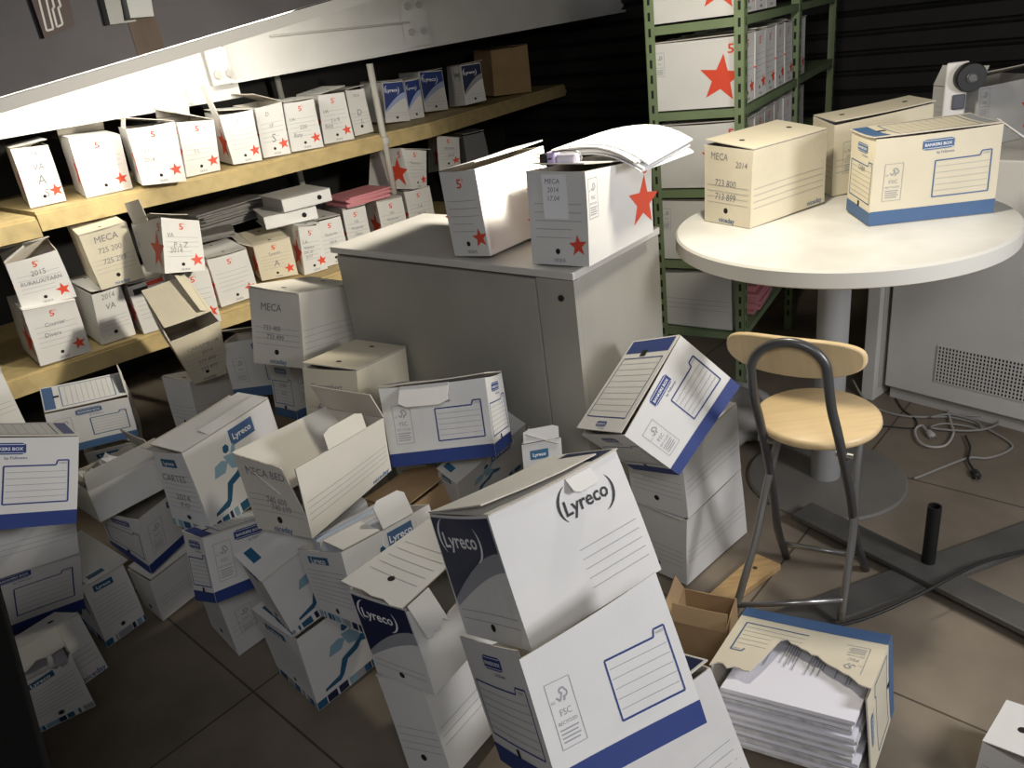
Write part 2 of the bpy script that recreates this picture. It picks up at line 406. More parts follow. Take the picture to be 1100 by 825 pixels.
def archive_box(name, kind, loc, rot, W, D, H, label, off=None, txt=(), lids=(('b', 3),), opt=None, seed=1, group=None, cat='box', base=None, inner=None, torn=None, detail=True, parts=True):
    off = off or {}; opt = opt or {}
    root = empty(name, loc, label, cat, group, rot)
    fn = deformer(W, D, H, off, seed)
    base = base or (M_CREAM if kind == 'niceday' else M_KRAFT if kind == 'kraft' else M_WHITE)
    inner = inner or (M_KRAFT if kind == 'kraft' else M_INNER)
    slots = {m: i + 2 for i, m in enumerate(ARTM)}
    mats = [base, inner] + ARTM
    x, y, t = W / 2, D / 2, .0035
    mb = MB()
    torn = torn or {}
    nz, nw = 5, 6
    def wall(face, P, U, inset):
        V = Vector((0, 0, H)); nu = 26 if face in torn else nw
        vs, fs = grid(P, U, V, nu, nz)
        if face in torn:
            f = torn[face]
            vs = [Vector((v.x, v.y, v.z * f((v - P).xy.length / U.length))) for v in vs]
        mb.add([fn(v) for v in vs], fs, 0)
        ins = [v + inset for v in vs]
        mb.add([fn(v) for v in ins], [f[::-1] for f in fs], 1)
        a = nz * (nu + 1)
        rim = vs[a:] + ins[a:]
        mb.add([fn(v) for v in rim], [(i, i + 1, nu + 2 + i, nu + 1 + i) for i in range(nu)], 1)
    wall('f', Vector((-x, -y, 0)), Vector((W, 0, 0)), Vector((0, t, 0)))
    wall('r', Vector((x, -y, 0)), Vector((0, D, 0)), Vector((-t, 0, 0)))
    wall('b', Vector((x, y, 0)), Vector((-W, 0, 0)), Vector((0, -t, 0)))
    wall('l', Vector((-x, y, 0)), Vector((0, -D, 0)), Vector((t, 0, 0)))
    vs, fs = grid(Vector((-x, -y, 0)), Vector((W, 0, 0)), Vector((0, D, 0)), 3, 6)
    mb.add([fn(v) for v in vs], [f[::-1] for f in fs], 0)
    mb.add([fn(v + Vector((0, 0, t))) for v in vs], fs, 1)
    if detail:
        A = Art(W, H); art_front(kind, A, txt, seed, opt)
        fmap = lambda u, v, e: Vector((-x + u, -y - e, v))
        if 'f' in torn: A.p = [q for q in A.p if all(b < H * torn['f'](max(0, min(1, a / W))) for a, b in q[0])]
        put_art(mb, A, fmap, fn, slots)
        A = Art(D, H); art_side(kind, A, True, seed, opt)
        if 'r' in torn: A.p = [q for q in A.p if all(b < H * torn['r'](max(0, min(1, a / D))) for a, b in q[0])]
        put_art(mb, A, lambda u, v, e: Vector((x + e, -y + u, v)), fn, slots)
        A = Art(D, H); art_side(kind, A, False, seed + 3, opt)
        put_art(mb, A, lambda u, v, e: Vector((-x - e, y - u, v)), fn, slots)
    mb.build('body', mats, root)
    for i, ld in enumerate(lids):
        lid(root, kind, W, D, H, fn, ld, mats, slots, seed + i, opt, detail)
    return root
def lid(root, kind, W, D, H, fn, ld, mats, slots, seed, opt, detail):
    hinge, ang = ld[0], ld[1]; o = ld[2] if len(ld) > 2 else {}
    L = o.get('len', 1.); curl = o.get('curl', 0.); s0, s1 = o.get('span', (0., 1.))
    n_art = o.get('art', hinge in 'lr' and L == 1. or L == 1.)
    x, y = W / 2 - .0002, D / 2 - .0002
    # u along hinge, v away from hinge
    if hinge == 'l': P, U, V = Vector((-x, y, H)), Vector((0, -2 * y, 0)), Vector((2 * x, 0, 0))
    if hinge == 'r': P, U, V = Vector((x, -y, H)), Vector((0, 2 * y, 0)), Vector((-2 * x, 0, 0))
    if hinge == 'b': P, U, V = Vector((x, y, H)), Vector((-2 * x, 0, 0)), Vector((0, -2 * y, 0))
    if hinge == 'f': P, U, V = Vector((-x, -y, H)), Vector((2 * x, 0, 0)), Vector((0, 2 * y, 0))
    P = P + U * s0 + Vector((0, 0, .0018)); U = U * (s1 - s0); V = V * L
    ul, vl = U.length, V.length; uh, vh = U / ul, V / vl; Z = Vector((0, 0, 1))
    rnd = random.Random(seed * 7 + 1); tw = rnd.uniform(-.03, .03) + o.get('twist', 0)
    def place(u, v, e):
        a = R_(ang) + tw * (u / ul - .5); k = R_(curl)
        base = P + uh * u
        n = 6; pos = Vector((0, 0, 0)); st = v / n
        for q in range(n):
            b = a + k * ((q + .5) / n) * (v / vl)
            pos += (vh * math.cos(b) + Z * math.sin(b)) * st
        b = a + k * (v / vl)
        nrm = Z * math.cos(b) - vh * math.sin(b)
        return fn(base) + pos + nrm * e
    mb = MB(); nu, nv = 6, 8; tk = .003
    top = []; bot = []
    for j in range(nv + 1):
        for i in range(nu + 1):
            v = vl * j / nv
            if j == nv and o.get('rough'): v += rnd.uniform(-o['rough'], o['rough'])
            if o.get('round') and j >= nv - 1:
                ed = min(i, nu - i)
                if ed == 0: v -= vl * (.18 if j == nv else .06)
            top.append(place(ul * i / nu, v, tk)); bot.append(place(ul * i / nu, v, 0))
    N = len(top); g = lambda i, j: j * (nu + 1) + i
    fs = [(g(i, j), g(i + 1, j), g(i + 1, j + 1), g(i, j + 1)) for j in range(nv) for i in range(nu)]
    mb.add(top, fs, 0); mb.add(bot, [f[::-1] for f in fs], 1)
    ring = [g(i, 0) for i in range(nu + 1)] + [g(nu, j) for j in range(1, nv + 1)] + [g(i, nv) for i in range(nu - 1, -1, -1)] + [g(0, j) for j in range(nv - 1, 0, -1)]
    R = [top[i] for i in ring] + [bot[i] for i in ring]; n = len(ring)
    mb.add(R, [(n + i, n + (i + 1) % n, (i + 1) % n, i) for i in range(n)], 1)
    if detail and n_art:
        A = Art(W, D); art_top(kind, A, opt)
        for vs, fs2, m, lay in A.p:
            vs, fs2 = split_art(vs, fs2)
            out = []
            for a, b in vs:                         # a: across width, b: from the front
                if hinge == 'l': u, v = D - b, a
                elif hinge == 'r': u, v = b, W - a
                elif hinge == 'b': u, v = W - a, D - b
                else: u, v = a, b
                out.append(place(u, v, tk + .0007 + .0005 * lay))
            mb.add(out, fs2, slots[m])
    if o.get('lab'):
        A = Art(ul, vl); a0, b0 = ul * .5, vl * .42
        A.rect(a0 - .036, b0 - .018, a0 + .036, b0 + .018, M_TEAL); A.text('Lyreco', a0, b0, .02, M_LWHITE, bold=True, lay=1, rot=o.get('labrot', 0)); A.disc(a0, vl * .78, .012, M_TEAL)
        for vs, fs2, m, lay in A.p:
            sgn = o['lab']
            mb.add([place(u, v, (tk + .0008 + .0005 * lay) if sgn > 0 else -(.0008 + .0005 * lay)) for u, v in vs], fs2, slots[m])
    if o.get('swap'): mb.m = [1 - i if i < 2 else i for i in mb.m]
    mb.build('lid' if L == 1. else 'flap', mats, root)
POSE = {
 'U1': ((-2.062,3.785,1.153), ((0.8471,-0.5308,0.0237),(0.5307,0.8475,0.0112),(-0.026,0.0031,0.9997)), (0.152,0.34,0.255), {'flt':(0,0.001,0.002),'frt':(0.001,-0.002,-0.002),'frb':(-0.001,0.002,0.003),'flb':(0,-0.001,-0.003)}),
 'U2': ((-1.823,3.883,1.154), ((0.8394,-0.5416,0.0464),(0.5416,0.8405,0.0131),(-0.0461,0.0141,0.9988)), (0.209,0.34,0.255), {'flt':(-0.002,0.003,0.004),'frt':(0.004,-0.005,-0.004),'frb':(-0.003,0.005,0.005),'flb':(0.001,-0.003,-0.005),'blt':(-0.001,0.002,0.002),'brt':(0.002,-0.002,-0.002),'blb':(0.001,-0.002,-0.002),'brb':(-0.002,0.002,0.003)}),
 'U3': ((-1.542,3.87,1.161), ((0.8829,-0.4683,0.0337),(0.4674,0.8835,0.0314),(-0.0445,-0.012,0.9989)), (0.199,0.342,0.258), {'flt':(-0.003,0,-0.003),'frt':(0.006,-0.001,0.004),'frb':(-0.004,0,-0.005),'flb':(0.004,0,0.005),'blt':(-0.002,0,-0.001),'brt':(0.003,-0.001,0.002),'blb':(0.002,0,0.002),'brb':(-0.002,0,-0.002)}),
 'U4': ((-1.45,4.101,1.162), ((0.8109,-0.5781,0.0912),(0.5809,0.814,-0.005),(-0.0713,0.057,0.9958)), (0.17,0.335,0.248), {'frt':(0.004,-0.003,0),'frb':(-0.004,0.007,0.006),'flb':(-0.005,0,-0.006),'brt':(0.002,-0.002,0),'blb':(-0.002,0,-0.003),'brb':(-0.002,0.003,0.003)}),
 'U5': ((-1.27,4.291,1.157), ((0.8602,-0.5091,0.0282),(0.5093,0.8606,0.0005),(-0.0245,0.014,0.9996)), (0.16,0.335,0.249), {'flt':(-0.004,0.001,-0.002),'frt':(0.005,-0.003,0.002),'frb':(-0.005,0.003,-0.001),'flb':(0.003,-0.001,0.002),'blt':(-0.002,0.001,-0.001),'brt':(0.003,-0.001,0.001),'blb':(0.002,-0.001,0.001),'brb':(-0.003,0.001,-0.001)}),
 'U6': ((-1.147,4.407,1.161), ((0.8388,-0.5431,0.0386),(0.544,0.8389,-0.0165),(-0.0234,0.0348,0.9991)), (0.15,0.34,0.255), {'flt':(0.001,-0.005,-0.006),'frt':(0.004,0.002,0.007),'frb':(-0.002,0.001,-0.001),'flb':(-0.003,0.002,0),'blt':(0.001,-0.002,-0.003),'brt':(0.002,0.001,0.004)}),
 'U7': ((-0.999,4.509,1.157), ((0.8626,-0.505,0.031),(0.5052,0.863,-0.0005),(-0.0265,0.016,0.9995)), (0.176,0.337,0.251), {'flt':(0.004,-0.003,-0.002),'frb':(0.002,-0.001,0),'flb':(-0.005,0.003,0),'blt':(0.002,-0.002,-0.001),'blb':(-0.003,0.002,0)}),
 'U8': ((-0.853,4.694,1.154), ((0.8616,-0.5071,0.0242),(0.5071,0.8619,0.0042),(-0.023,0.0087,0.9997)), (0.168,0.341,0.256), {'flt':(0.005,-0.003,0.001),'frt':(-0.003,0.002,0),'frb':(0.004,-0.002,0.001),'flb':(-0.006,0.003,-0.001),'blt':(0.003,-0.001,0),'brt':(-0.002,0.001,0),'blb':(-0.003,0.001,-0.001),'brb':(0.002,-0.001,0.001)}),
 'U9': ((-0.741,4.892,1.154), ((0.8411,-0.5408,-0.0105),(0.5408,0.8411,-0.0067),(0.0124,-0,0.9999)), (0.124,0.336,0.25), {'flt':(0.001,0.001,0.003),'frt':(-0.003,0,-0.004),'frb':(0.001,0,0.002),'brt':(-0.002,0,-0.002)}),
 'UL1': ((-0.576,5.307,1.158), ((0.8681,-0.4939,0.0493),(0.4938,0.8694,0.0155),(-0.0505,0.0109,0.9987)), (0.157,0.337,0.245), {'flt':(0.015,-0.009,0),'frt':(0.004,-0.004,-0.004),'frb':(0.014,-0.008,0),'flb':(0.003,0.001,0.005),'blt':(0.008,-0.004,0),'brt':(0.002,-0.002,-0.002),'blb':(0.002,0,0.002),'brb':(0.007,-0.004,0)}),
 'UL2': ((-0.446,5.407,1.154), ((0.8266,-0.5628,0.0063),(0.5628,0.8265,-0.0067),(-0.0014,0.0091,1)), (0.115,0.328,0.24), {'flt':(-0.008,0.004,-0.003),'frt':(-0.01,0.006,-0.002),'frb':(-0.011,0.007,-0.001),'flb':(-0.007,0.005,0.001),'blt':(-0.004,0.002,-0.001),'brt':(-0.005,0.003,-0.001),'blb':(-0.004,0.003,0),'brb':(-0.005,0.004,0)}),
 'UL3': ((-0.328,5.678,1.158), ((0.8759,-0.4822,0.0168),(0.4818,0.876,0.0234),(-0.026,-0.0124,0.9996)), (0.174,0.34,0.255), {'flt':(-0.002,0.002,0.002),'frt':(0,-0.001,-0.002),'frb':(0,-0.001,-0.002),'flb':(0.001,0.001,0.003)}),
 'UL4': ((-0.029,5.646,1.168), ((0.9437,-0.3308,-0.0086),(0.3308,0.9425,0.0469),(-0.0074,-0.0471,0.9989)), (0.146,0.334,0.25), {'flt':(-0.003,0.001,-0.001),'frt':(-0.004,0,-0.002),'frb':(0.005,0.002,0.009),'flb':(0,-0.001,-0.002),'blt':(0.013,-0.003,0.003),'blb':(-0.012,0,-0.009),'brt':(0.012,-0.003,0.001),'brb':(-0.007,0.003,0.002)}),
 'UK': ((0.25,6.166,1.162), ((0.888,-0.4589,0.0288),(0.4593,0.8882,-0.0098),(-0.0211,0.0219,0.9995)), (0.316,0.263,0.317), {'flt':(0.001,-0.003,-0.005),'frt':(0.003,0.002,0.006),'frb':(-0.001,-0.002,-0.004),'flb':(-0.003,0.004,0.004),'blt':(0,-0.002,-0.003),'brt':(0.001,0.001,0.003),'blb':(-0.001,0.002,0.002),'brb':(0,-0.001,-0.002)}),
 'L1b': ((-2.054,3.404,0.531), ((0.7799,-0.6224,0.066),(0.6234,0.7819,0.0074),(-0.0562,0.0354,0.9978)), (0.21,0.338,0.253), {'flt':(0.002,0.003,0.008),'frt':(0.002,0.004,0.01),'frb':(0,0.006,0.011),'flb':(-0.002,0.005,0.006),'blt':(0.001,0.002,0.004),'brt':(0.001,0.002,0.005),'blb':(-0.001,0.003,0.003),'brb':(0,0.003,0.006)}),
 'L1t': ((-2.033,3.452,0.797), ((0.8484,-0.5291,0.0166),(0.5293,0.8474,-0.0424),(0.0083,0.0447,0.999)), (0.209,0.308,0.217), {'flt':(0.002,-0.011,-0.016),'frt':(-0.004,-0.002,-0.007),'frb':(0.003,-0.008,-0.009),'flb':(-0.004,0,-0.004),'blt':(0.001,-0.005,-0.008),'brt':(-0.002,-0.001,-0.004),'blb':(-0.002,0,-0.002),'brb':(0.001,-0.004,-0.005)}),
 'L2b': ((-1.893,3.57,0.539), ((0.74,-0.6663,0.092),(0.6703,0.7419,-0.0183),(-0.0561,0.0752,0.9956)), (0.144,0.332,0.246), {'flt':(0.007,-0.005,0.002),'frt':(-0.002,0.007,0.008),'frb':(0.004,0.002,0.009),'flb':(-0.007,0.007,0.001),'blt':(0.003,-0.003,0.001),'brt':(-0.001,0.003,0.004),'blb':(-0.003,0.004,0),'brb':(0.002,0.001,0.004)}),
 'L2t': ((-1.777,3.6,0.797), ((0.8331,-0.553,-0.0147),(0.5524,0.833,-0.0318),(0.0299,0.0184,0.9994)), (0.197,0.34,0.255), {'flt':(-0.001,-0.005,-0.009),'frt':(0.007,-0.005,-0.001),'frb':(-0.001,-0.003,-0.007),'flb':(0.005,-0.006,-0.004),'blt':(0,-0.003,-0.005),'brt':(0.004,-0.003,-0.001),'blb':(0.002,-0.003,-0.002),'brb':(-0.001,-0.002,-0.003)}),
 'L3b': ((-1.704,3.668,0.535), ((0.8333,-0.5527,0.0071),(0.5527,0.8329,-0.0276),(0.0093,0.0269,0.9996)), (0.164,0.33,0.242), {'flt':(0,-0.002,-0.004),'frt':(0.001,0.001,0.002),'blt':(0,-0.001,-0.002)}),
 'L3t': ((-1.431,3.438,0.822), ((0.7492,-0.6584,0.072),(0.6332,0.7439,0.2136),(-0.1942,-0.1145,0.9743)), (0.17,0.317,0.227), {'flt':(0.005,-0.003,0.004),'frt':(-0.002,-0.003,-0.016),'frb':(-0.005,0.002,-0.008),'flb':(-0.01,0.007,-0.005),'blt':(-0.016,0.01,-0.014),'blb':(0.01,-0.009,-0.002),'brt':(-0.021,0.01,-0.03),'brb':(0.014,-0.014,-0.005)}),
 'L4b': ((-1.473,3.623,0.535), ((0.873,-0.4867,0.0313),(0.4862,0.8736,0.0219),(-0.038,-0.0039,0.9993)), (0.163,0.34,0.255), {'flt':(0,0.004,0.007),'frt':(0,0.002,0.005),'blt':(0,0.002,0.004),'brt':(0,0.001,0.002)}),
 'L5': ((-1.392,3.939,0.537), ((0.8504,-0.5261,-0.0073),(0.5259,0.8504,-0.0188),(0.016,0.0121,0.9998)), (0.201,0.336,0.25), {'frt':(0.001,-0.002,-0.002),'frb':(0,0.002,0.003),'flb':(0,-0.001,-0.002),'brb':(0,0.001,0.002)}),
 'L6': ((-1.259,4.265,0.543), ((0.8995,-0.4356,0.0338),(0.4369,0.8968,-0.0693),(-0.0001,0.0771,0.997)), (0.199,0.305,0.214), {'flt':(0.017,-0.013,-0.007),'frt':(0.02,-0.009,0.002),'frb':(0.02,-0.01,0.001),'flb':(0.021,-0.003,0.014),'blt':(0.009,-0.006,-0.003),'brt':(0.01,-0.005,0.001),'blb':(0.011,-0.001,0.007),'brb':(0.01,-0.005,0)}),
 'L7': ((-1.048,4.312,0.535), ((0.8441,-0.5345,0.0431),(0.5341,0.8452,0.0196),(-0.047,0.0065,0.9989)), (0.127,0.34,0.255), {'flt':(-0.012,0.009,0.003),'frt':(-0.024,0.012,-0.008),'frb':(-0.014,0.01,0.001),'flb':(-0.024,0.012,-0.007),'blt':(-0.006,0.005,0.001),'brt':(-0.012,0.006,-0.004),'blb':(-0.012,0.006,-0.004),'brb':(-0.007,0.005,0.001)}),
 'L8': ((-0.964,4.432,0.532), ((0.8562,-0.5166,-0.0078),(0.5166,0.8562,-0.0032),(0.0083,-0.0013,1)), (0.155,0.34,0.255), {}),
 'L9': ((-0.85,4.638,0.533), ((0.8635,-0.5039,0.0199),(0.5038,0.8638,0.0117),(-0.0231,-0.0001,0.9997)), (0.147,0.34,0.255), {}),
 'L10': ((-0.648,4.744,0.532), ((0.8676,-0.4973,0.003),(0.4973,0.8675,0.0072),(-0.0062,-0.0047,1)), (0.168,0.341,0.256), {}),
 'L11': ((-0.491,4.94,0.533), ((0.8696,-0.4937,-0.0084),(0.4937,0.8696,0.0031),(0.0058,-0.0069,1)), (0.177,0.341,0.256), {'flt':(0,0.003,0.005),'frt':(0.002,0.002,0.005),'blt':(0,0.001,0.003),'brt':(0.001,0.001,0.003)}),
 'L12': ((-0.524,4.888,0.803), ((0.6377,-0.7634,0.1033),(0.7574,0.6458,0.0968),(-0.1406,0.0165,0.9899)), (0.174,0.325,0.234), {'flt':(-0.013,0.018,0.002),'frt':(-0.002,-0.009,-0.021),'frb':(-0.003,0.001,-0.004),'flb':(0.014,-0.02,-0.003),'blt':(0.008,-0.013,-0.004),'blb':(-0.01,0.011,-0.003),'brt':(0.014,-0.03,-0.02),'brb':(-0.025,0.03,-0.003)}),
 'L13': ((-0.242,5.263,0.806), ((0.9559,-0.287,0.0622),(0.2739,0.9476,0.1642),(-0.1061,-0.1399,0.9845)), (0.147,0.302,0.21), {'flt':(0.001,0,0.002),'frt':(0.002,-0.005,-0.015),'frb':(-0.002,0.006,0.02),'flb':(-0.002,0.001,0.001),'blt':(0.008,-0.003,-0.003),'blb':(-0.008,0,-0.009),'brt':(0.009,-0.009,-0.02),'brb':(-0.008,0.005,0.01)}),
 'L14': ((-0.077,5.486,0.784), ((0.9219,-0.3869,-0.0174),(0.3867,0.9221,-0.0173),(0.0227,0.0093,0.9997)), (0.165,0.316,0.226), {'flt':(0.002,-0.003,-0.004),'frt':(-0.005,-0.001,-0.005),'frb':(0.006,0,0.004),'flb':(-0.003,0.003,0.003),'blt':(0.001,-0.001,-0.002),'brt':(-0.003,0,-0.003),'blb':(-0.001,0.001,0.002),'brb':(0.003,0,0.002)}),
 'P1': ((-0.695,2.55,0.659), ((0.9049,0.3994,0.1468),(-0.4215,0.889,0.1789),(-0.0591,-0.2237,0.9729)), (0.205,0.341,0.252), {'flt':(-0.001,0.001,0.004),'frt':(-0.001,-0.001,-0.002),'frb':(0.002,0.001,0),'brt':(-0.002,-0.002,-0.004),'brb':(0.002,0.001,0.001),'blt':(-0.002,0,0.003)}),
 'P2a': ((-0.974,3.023,0.356), ((-0.1112,0.9938,-0.0096),(-0.9886,-0.1096,0.1029),(0.1012,0.021,0.9946)), (0.151,0.331,0.246), {'frt':(0.002,-0.01,-0.004),'frb':(0.001,-0.008,0),'brt':(0,-0.007,0.002),'brb':(0.002,-0.014,-0.001),'flt':(0.001,-0.005,-0.002),'blt':(0,-0.003,0.001),'flb':(0.001,-0.004,0),'blb':(0.001,-0.007,-0.001)}),
 'P2b': ((-0.79,2.845,0.33), ((0.7668,0.6386,0.0647),(-0.6412,0.7577,0.1216),(0.0286,-0.1347,0.9905)), (0.14,0.312,0.226), {'flt':(0.001,-0.001,-0.004),'frt':(0.001,0.002,0.001),'frb':(-0.002,-0.001,0.002),'blt':(0.001,0,-0.002)}),
 'P3': ((-0.501,2.252,0.492), ((0.9217,0.3779,0.0882),(-0.3877,0.9054,0.1731),(-0.0144,-0.1938,0.9809)), (0.191,0.323,0.242), {}),
 'P4': ((-1.317,3.088,0.537), ((0.8593,-0.4914,0.1415),(0.5049,0.7713,-0.3875),(0.0813,0.4045,0.9109)), (0.17,0.347,0.265), {'flt':(-0.006,-0.002,-0.005),'frt':(0.025,-0.007,0.009),'frb':(-0.011,-0.001,-0.007),'flb':(0.025,-0.007,0.009),'blt':(-0.003,-0.001,-0.002),'brt':(0.013,-0.004,0.005),'blb':(0.013,-0.004,0.005),'brb':(-0.005,0,-0.003)}),
 'P5': ((-1.344,3.053,0.217), ((0.9807,0.1946,0.0199),(-0.1912,0.9322,0.3072),(0.0412,-0.3051,0.9514)), (0.127,0.305,0.223), {'flt':(-0.009,0.001,0.021),'frt':(-0.01,-0.003,-0.011),'frb':(0.006,-0.001,-0.013),'flb':(0.018,0.005,0.015),'brt':(-0.004,-0.003,-0.015),'blt':(-0.003,0.001,0.016),'blb':(0.009,0.003,0.008),'brb':(0.003,0,-0.007)}),
 'P6': ((-0.854,1.974,0.467), ((0.8756,0.483,-0.0029),(-0.483,0.8756,0.0023),(0.0036,-0.0006,1)), (0.136,0.331,0.252), {'flt':(0.006,0.001,-0.005),'frt':(-0.005,-0.001,0.003),'frb':(0.006,-0.001,-0.008),'flb':(-0.006,-0.001,0.005),'blt':(0.01,0.001,-0.01),'blb':(-0.003,0,0.003),'brb':(0.003,0,-0.004)}),
 'P7': ((-0.51,1.691,0.588), ((0.8346,0.5509,0.0023),(-0.5505,0.8339,0.04),(0.0201,-0.0347,0.9992)), (0.2,0.306,0.193), {'flt':(-0.008,-0.002,0.006),'frb':(-0.002,0,0.003),'flb':(0.007,-0.001,-0.011),'brt':(0.012,0,-0.016),'brb':(-0.008,0.003,0.017),'blt':(0.005,-0.002,-0.011),'blb':(0.001,0.002,0.003)}),
 'P8': ((-0.196,1.891,0.578), ((0.2346,-0.9721,-0.0038),(0.9157,0.2197,0.3365),(-0.3263,-0.0824,0.9417)), (0.183,0.302,0.215), {'flt':(-0.001,-0.005,-0.022),'flb':(-0.001,-0.004,-0.02),'blt':(-0.001,-0.002,-0.018),'blb':(0,-0.009,-0.023),'frt':(-0.002,-0.005,-0.028),'frb':(-0.001,-0.005,-0.017),'brt':(-0.002,-0.002,-0.023),'brb':(0,-0.009,-0.02)}),
 'P9a': ((-0.311,2.19,0.323), ((0.9955,0.0853,-0.0406),(-0.0934,0.954,-0.2849),(0.0144,0.2874,0.9577)), (0.105,0.295,0.211), {'flt':(0.002,0,-0.001),'frt':(-0.002,-0.002,-0.002),'frb':(-0.003,0.002,0.003),'flb':(0.003,-0.001,-0.001),'brb':(-0.002,0.001,0.002)}),
 'P9b': ((-0.135,2.033,0.342), ((0.6654,0.7404,0.0955),(-0.6458,0.635,-0.4239),(-0.3745,0.2204,0.9007)), (0.091,0.29,0.209), {'flt':(0.002,0.013,0.007),'frt':(-0.008,0.011,0.012),'frb':(-0.007,0.013,0.012),'blt':(0.001,0.006,0.003),'brt':(-0.004,0.006,0.006),'flb':(-0.003,0.006,0.006),'brb':(-0.003,0.006,0.006)}),
 'P9c': ((0.04,1.758,0.379), ((0.9955,0.0337,0.0883),(-0.0661,0.916,0.3958),(-0.0675,-0.3999,0.9141)), (0.098,0.317,0.237), {'flt':(-0.005,0,-0.006),'frt':(0.004,0,0.008),'blt':(0.007,0,0.01),'brt':(-0.007,-0.001,-0.011)}),
 'P11': ((-0.385,1.542,0.376), ((0.7153,0.6905,-0.1076),(-0.6546,0.7159,0.2428),(0.2447,-0.1032,0.9641)), (0.187,0.277,0.197), {'flt':(-0.003,-0.004,-0.006),'frt':(0.002,0.003,0.005),'frb':(-0.002,-0.003,-0.003),'flb':(0.002,0.004,0.005),'blt':(-0.004,-0.007,-0.012),'blb':(0.001,0.002,0.003),'brb':(-0.001,-0.001,-0.002)}),
 'P12': ((-0.231,1.41,0.337), ((0.7782,0.6215,-0.0903),(-0.6192,0.7833,0.0549),(0.1048,0.0131,0.9944)), (0.18,0.312,0.231), {}),
 'P13': ((0.037,1.23,0.586), ((0.5565,0.8105,-0.1829),(-0.7316,0.5823,0.3546),(0.3939,-0.0635,0.917)), (0.232,0.334,0.258), {'flt':(0.003,0.001,-0.028),'frt':(0.003,0.001,-0.028),'frb':(0,-0.004,-0.028),'flb':(-0.001,-0.004,-0.028),'brt':(-0.002,-0.006,-0.027),'brb':(0.003,0.002,-0.028),'blt':(-0.002,-0.006,-0.028),'blb':(0.003,0.001,-0.028)}),
 'P14': ((0.069,0.993,0.41), ((0.4413,0.8821,-0.1651),(-0.7458,0.4628,0.4792),(0.4991,-0.0884,0.862)), (0.245,0.31,0.241), {'flt':(-0.001,-0.004,0.02),'frt':(0.002,0,0.019),'flb':(0.003,0.004,0.017),'brt':(0.001,-0.001,0.015),'blt':(-0.001,-0.005,0.016),'frb':(0.002,0.002,0.009),'blb':(0.002,0.002,0.009)}),
 'P15': ((-0.219,1.406,0.042), ((0.8123,0.5663,-0.1399),(-0.5267,0.8151,0.2414),(0.2507,-0.1224,0.9603)), (0.141,0.344,0.26), {'flt':(-0.001,0,0.002),'frb':(-0.001,0,0.002),'flb':(0.001,0,-0.002)}),
 'P16': ((0.196,1.062,0.044), ((0.4697,0.8502,-0.2377),(-0.7943,0.5245,0.3065),(0.3853,0.0449,0.9217)), (0.171,0.385,0.303), {}),
 'P17': ((0.652,1.398,0.123), ((-0.009,-0.7931,-0.6091),(0.2066,0.5945,-0.7771),(0.9784,-0.1328,0.1585)), (0.201,0.34,0.255), {}),
 'P19': ((0.452,1.839,0.562), ((0.3684,0.6381,-0.6761),(-0.8582,0.5131,0.0165),(0.3574,0.5741,0.7366)), (0.233,0.304,0.211), {'blt':(-0.001,0.003,0.004),'brt':(0,0.002,0.002),'frt':(0.001,-0.002,-0.004),'flt':(-0.001,-0.009,-0.005),'brb':(0.003,-0.002,-0.01),'frb':(-0.002,0.007,0.012),'flb':(-0.001,0.003,0.006),'blb':(0.001,-0.001,-0.005)}),
 'P20': ((0.5,2.018,0.259), ((0.6856,0.7268,-0.0406),(-0.7259,0.6868,0.0373),(0.055,0.0039,0.9985)), (0.198,0.318,0.23), {'brt':(-0.001,-0.002,-0.002)}),
 'P22': ((0.507,2.032,0.005), ((0.6618,0.7495,-0.0162),(-0.7496,0.6619,0.001),(0.0115,0.0115,0.9999)), (0.201,0.331,0.245), {'frt':(0.004,0.004,-0.002),'frb':(-0.005,-0.003,0.004),'brt':(-0.006,-0.004,0.004),'brb':(0.005,0.005,-0.002),'flt':(0.002,0.002,-0.001),'blt':(-0.003,-0.002,0.002),'flb':(-0.003,-0.001,0.002),'blb':(0.003,0.002,-0.001)}),
 'P25': ((-1.315,1.667,0.676), ((0.626,0.7422,0.2393),(-0.7717,0.5452,0.3275),(0.1127,-0.3897,0.914)), (0.168,0.314,0.228), {'frt':(0,0,0.002),'brt':(-0.001,-0.002,-0.004),'brb':(0.002,0.002,0.001),'flt':(0,0.001,0.006)}),
 'P26': ((-1.472,1.837,0.458), ((0.5535,0.7534,0.355),(-0.7798,0.6185,-0.0969),(-0.2926,-0.2232,0.9298)), (0.149,0.326,0.231), {'frt':(-0.001,0.003,0.006),'brt':(0.003,-0.004,-0.009),'brb':(-0.002,0.005,0.01),'frb':(0.001,-0.004,-0.006),'flt':(-0.001,0.002,0.003),'blt':(0.001,-0.002,-0.005),'flb':(0,-0.002,-0.003),'blb':(-0.001,0.003,0.005)}),
 'P27': ((-1.575,1.886,0.22), ((0.5973,0.7327,0.3261),(-0.7433,0.6585,-0.1179),(-0.3012,-0.172,0.9379)), (0.153,0.343,0.253), {'frt':(0.003,0.005,0.003),'brt':(0.003,0.005,0.003),'brb':(0.001,0.004,0.004),'flt':(0.001,0.002,0.002),'blt':(0.002,0.002,0.001),'frb':(0.001,0.002,0.002),'blb':(0.001,0.002,0.002)}),
 'P28': ((-1.559,2.609,0.454), ((0.4206,0.8714,0.2524),(-0.8372,0.48,-0.2622),(-0.3496,-0.1011,0.9314)), (0.148,0.273,0.197), {'frt':(0.002,0.004,0.001),'brt':(0.001,-0.004,-0.004),'brb':(-0.002,-0.001,0.001),'flt':(0.001,0.002,0.001),'blt':(0,-0.002,-0.002)}),
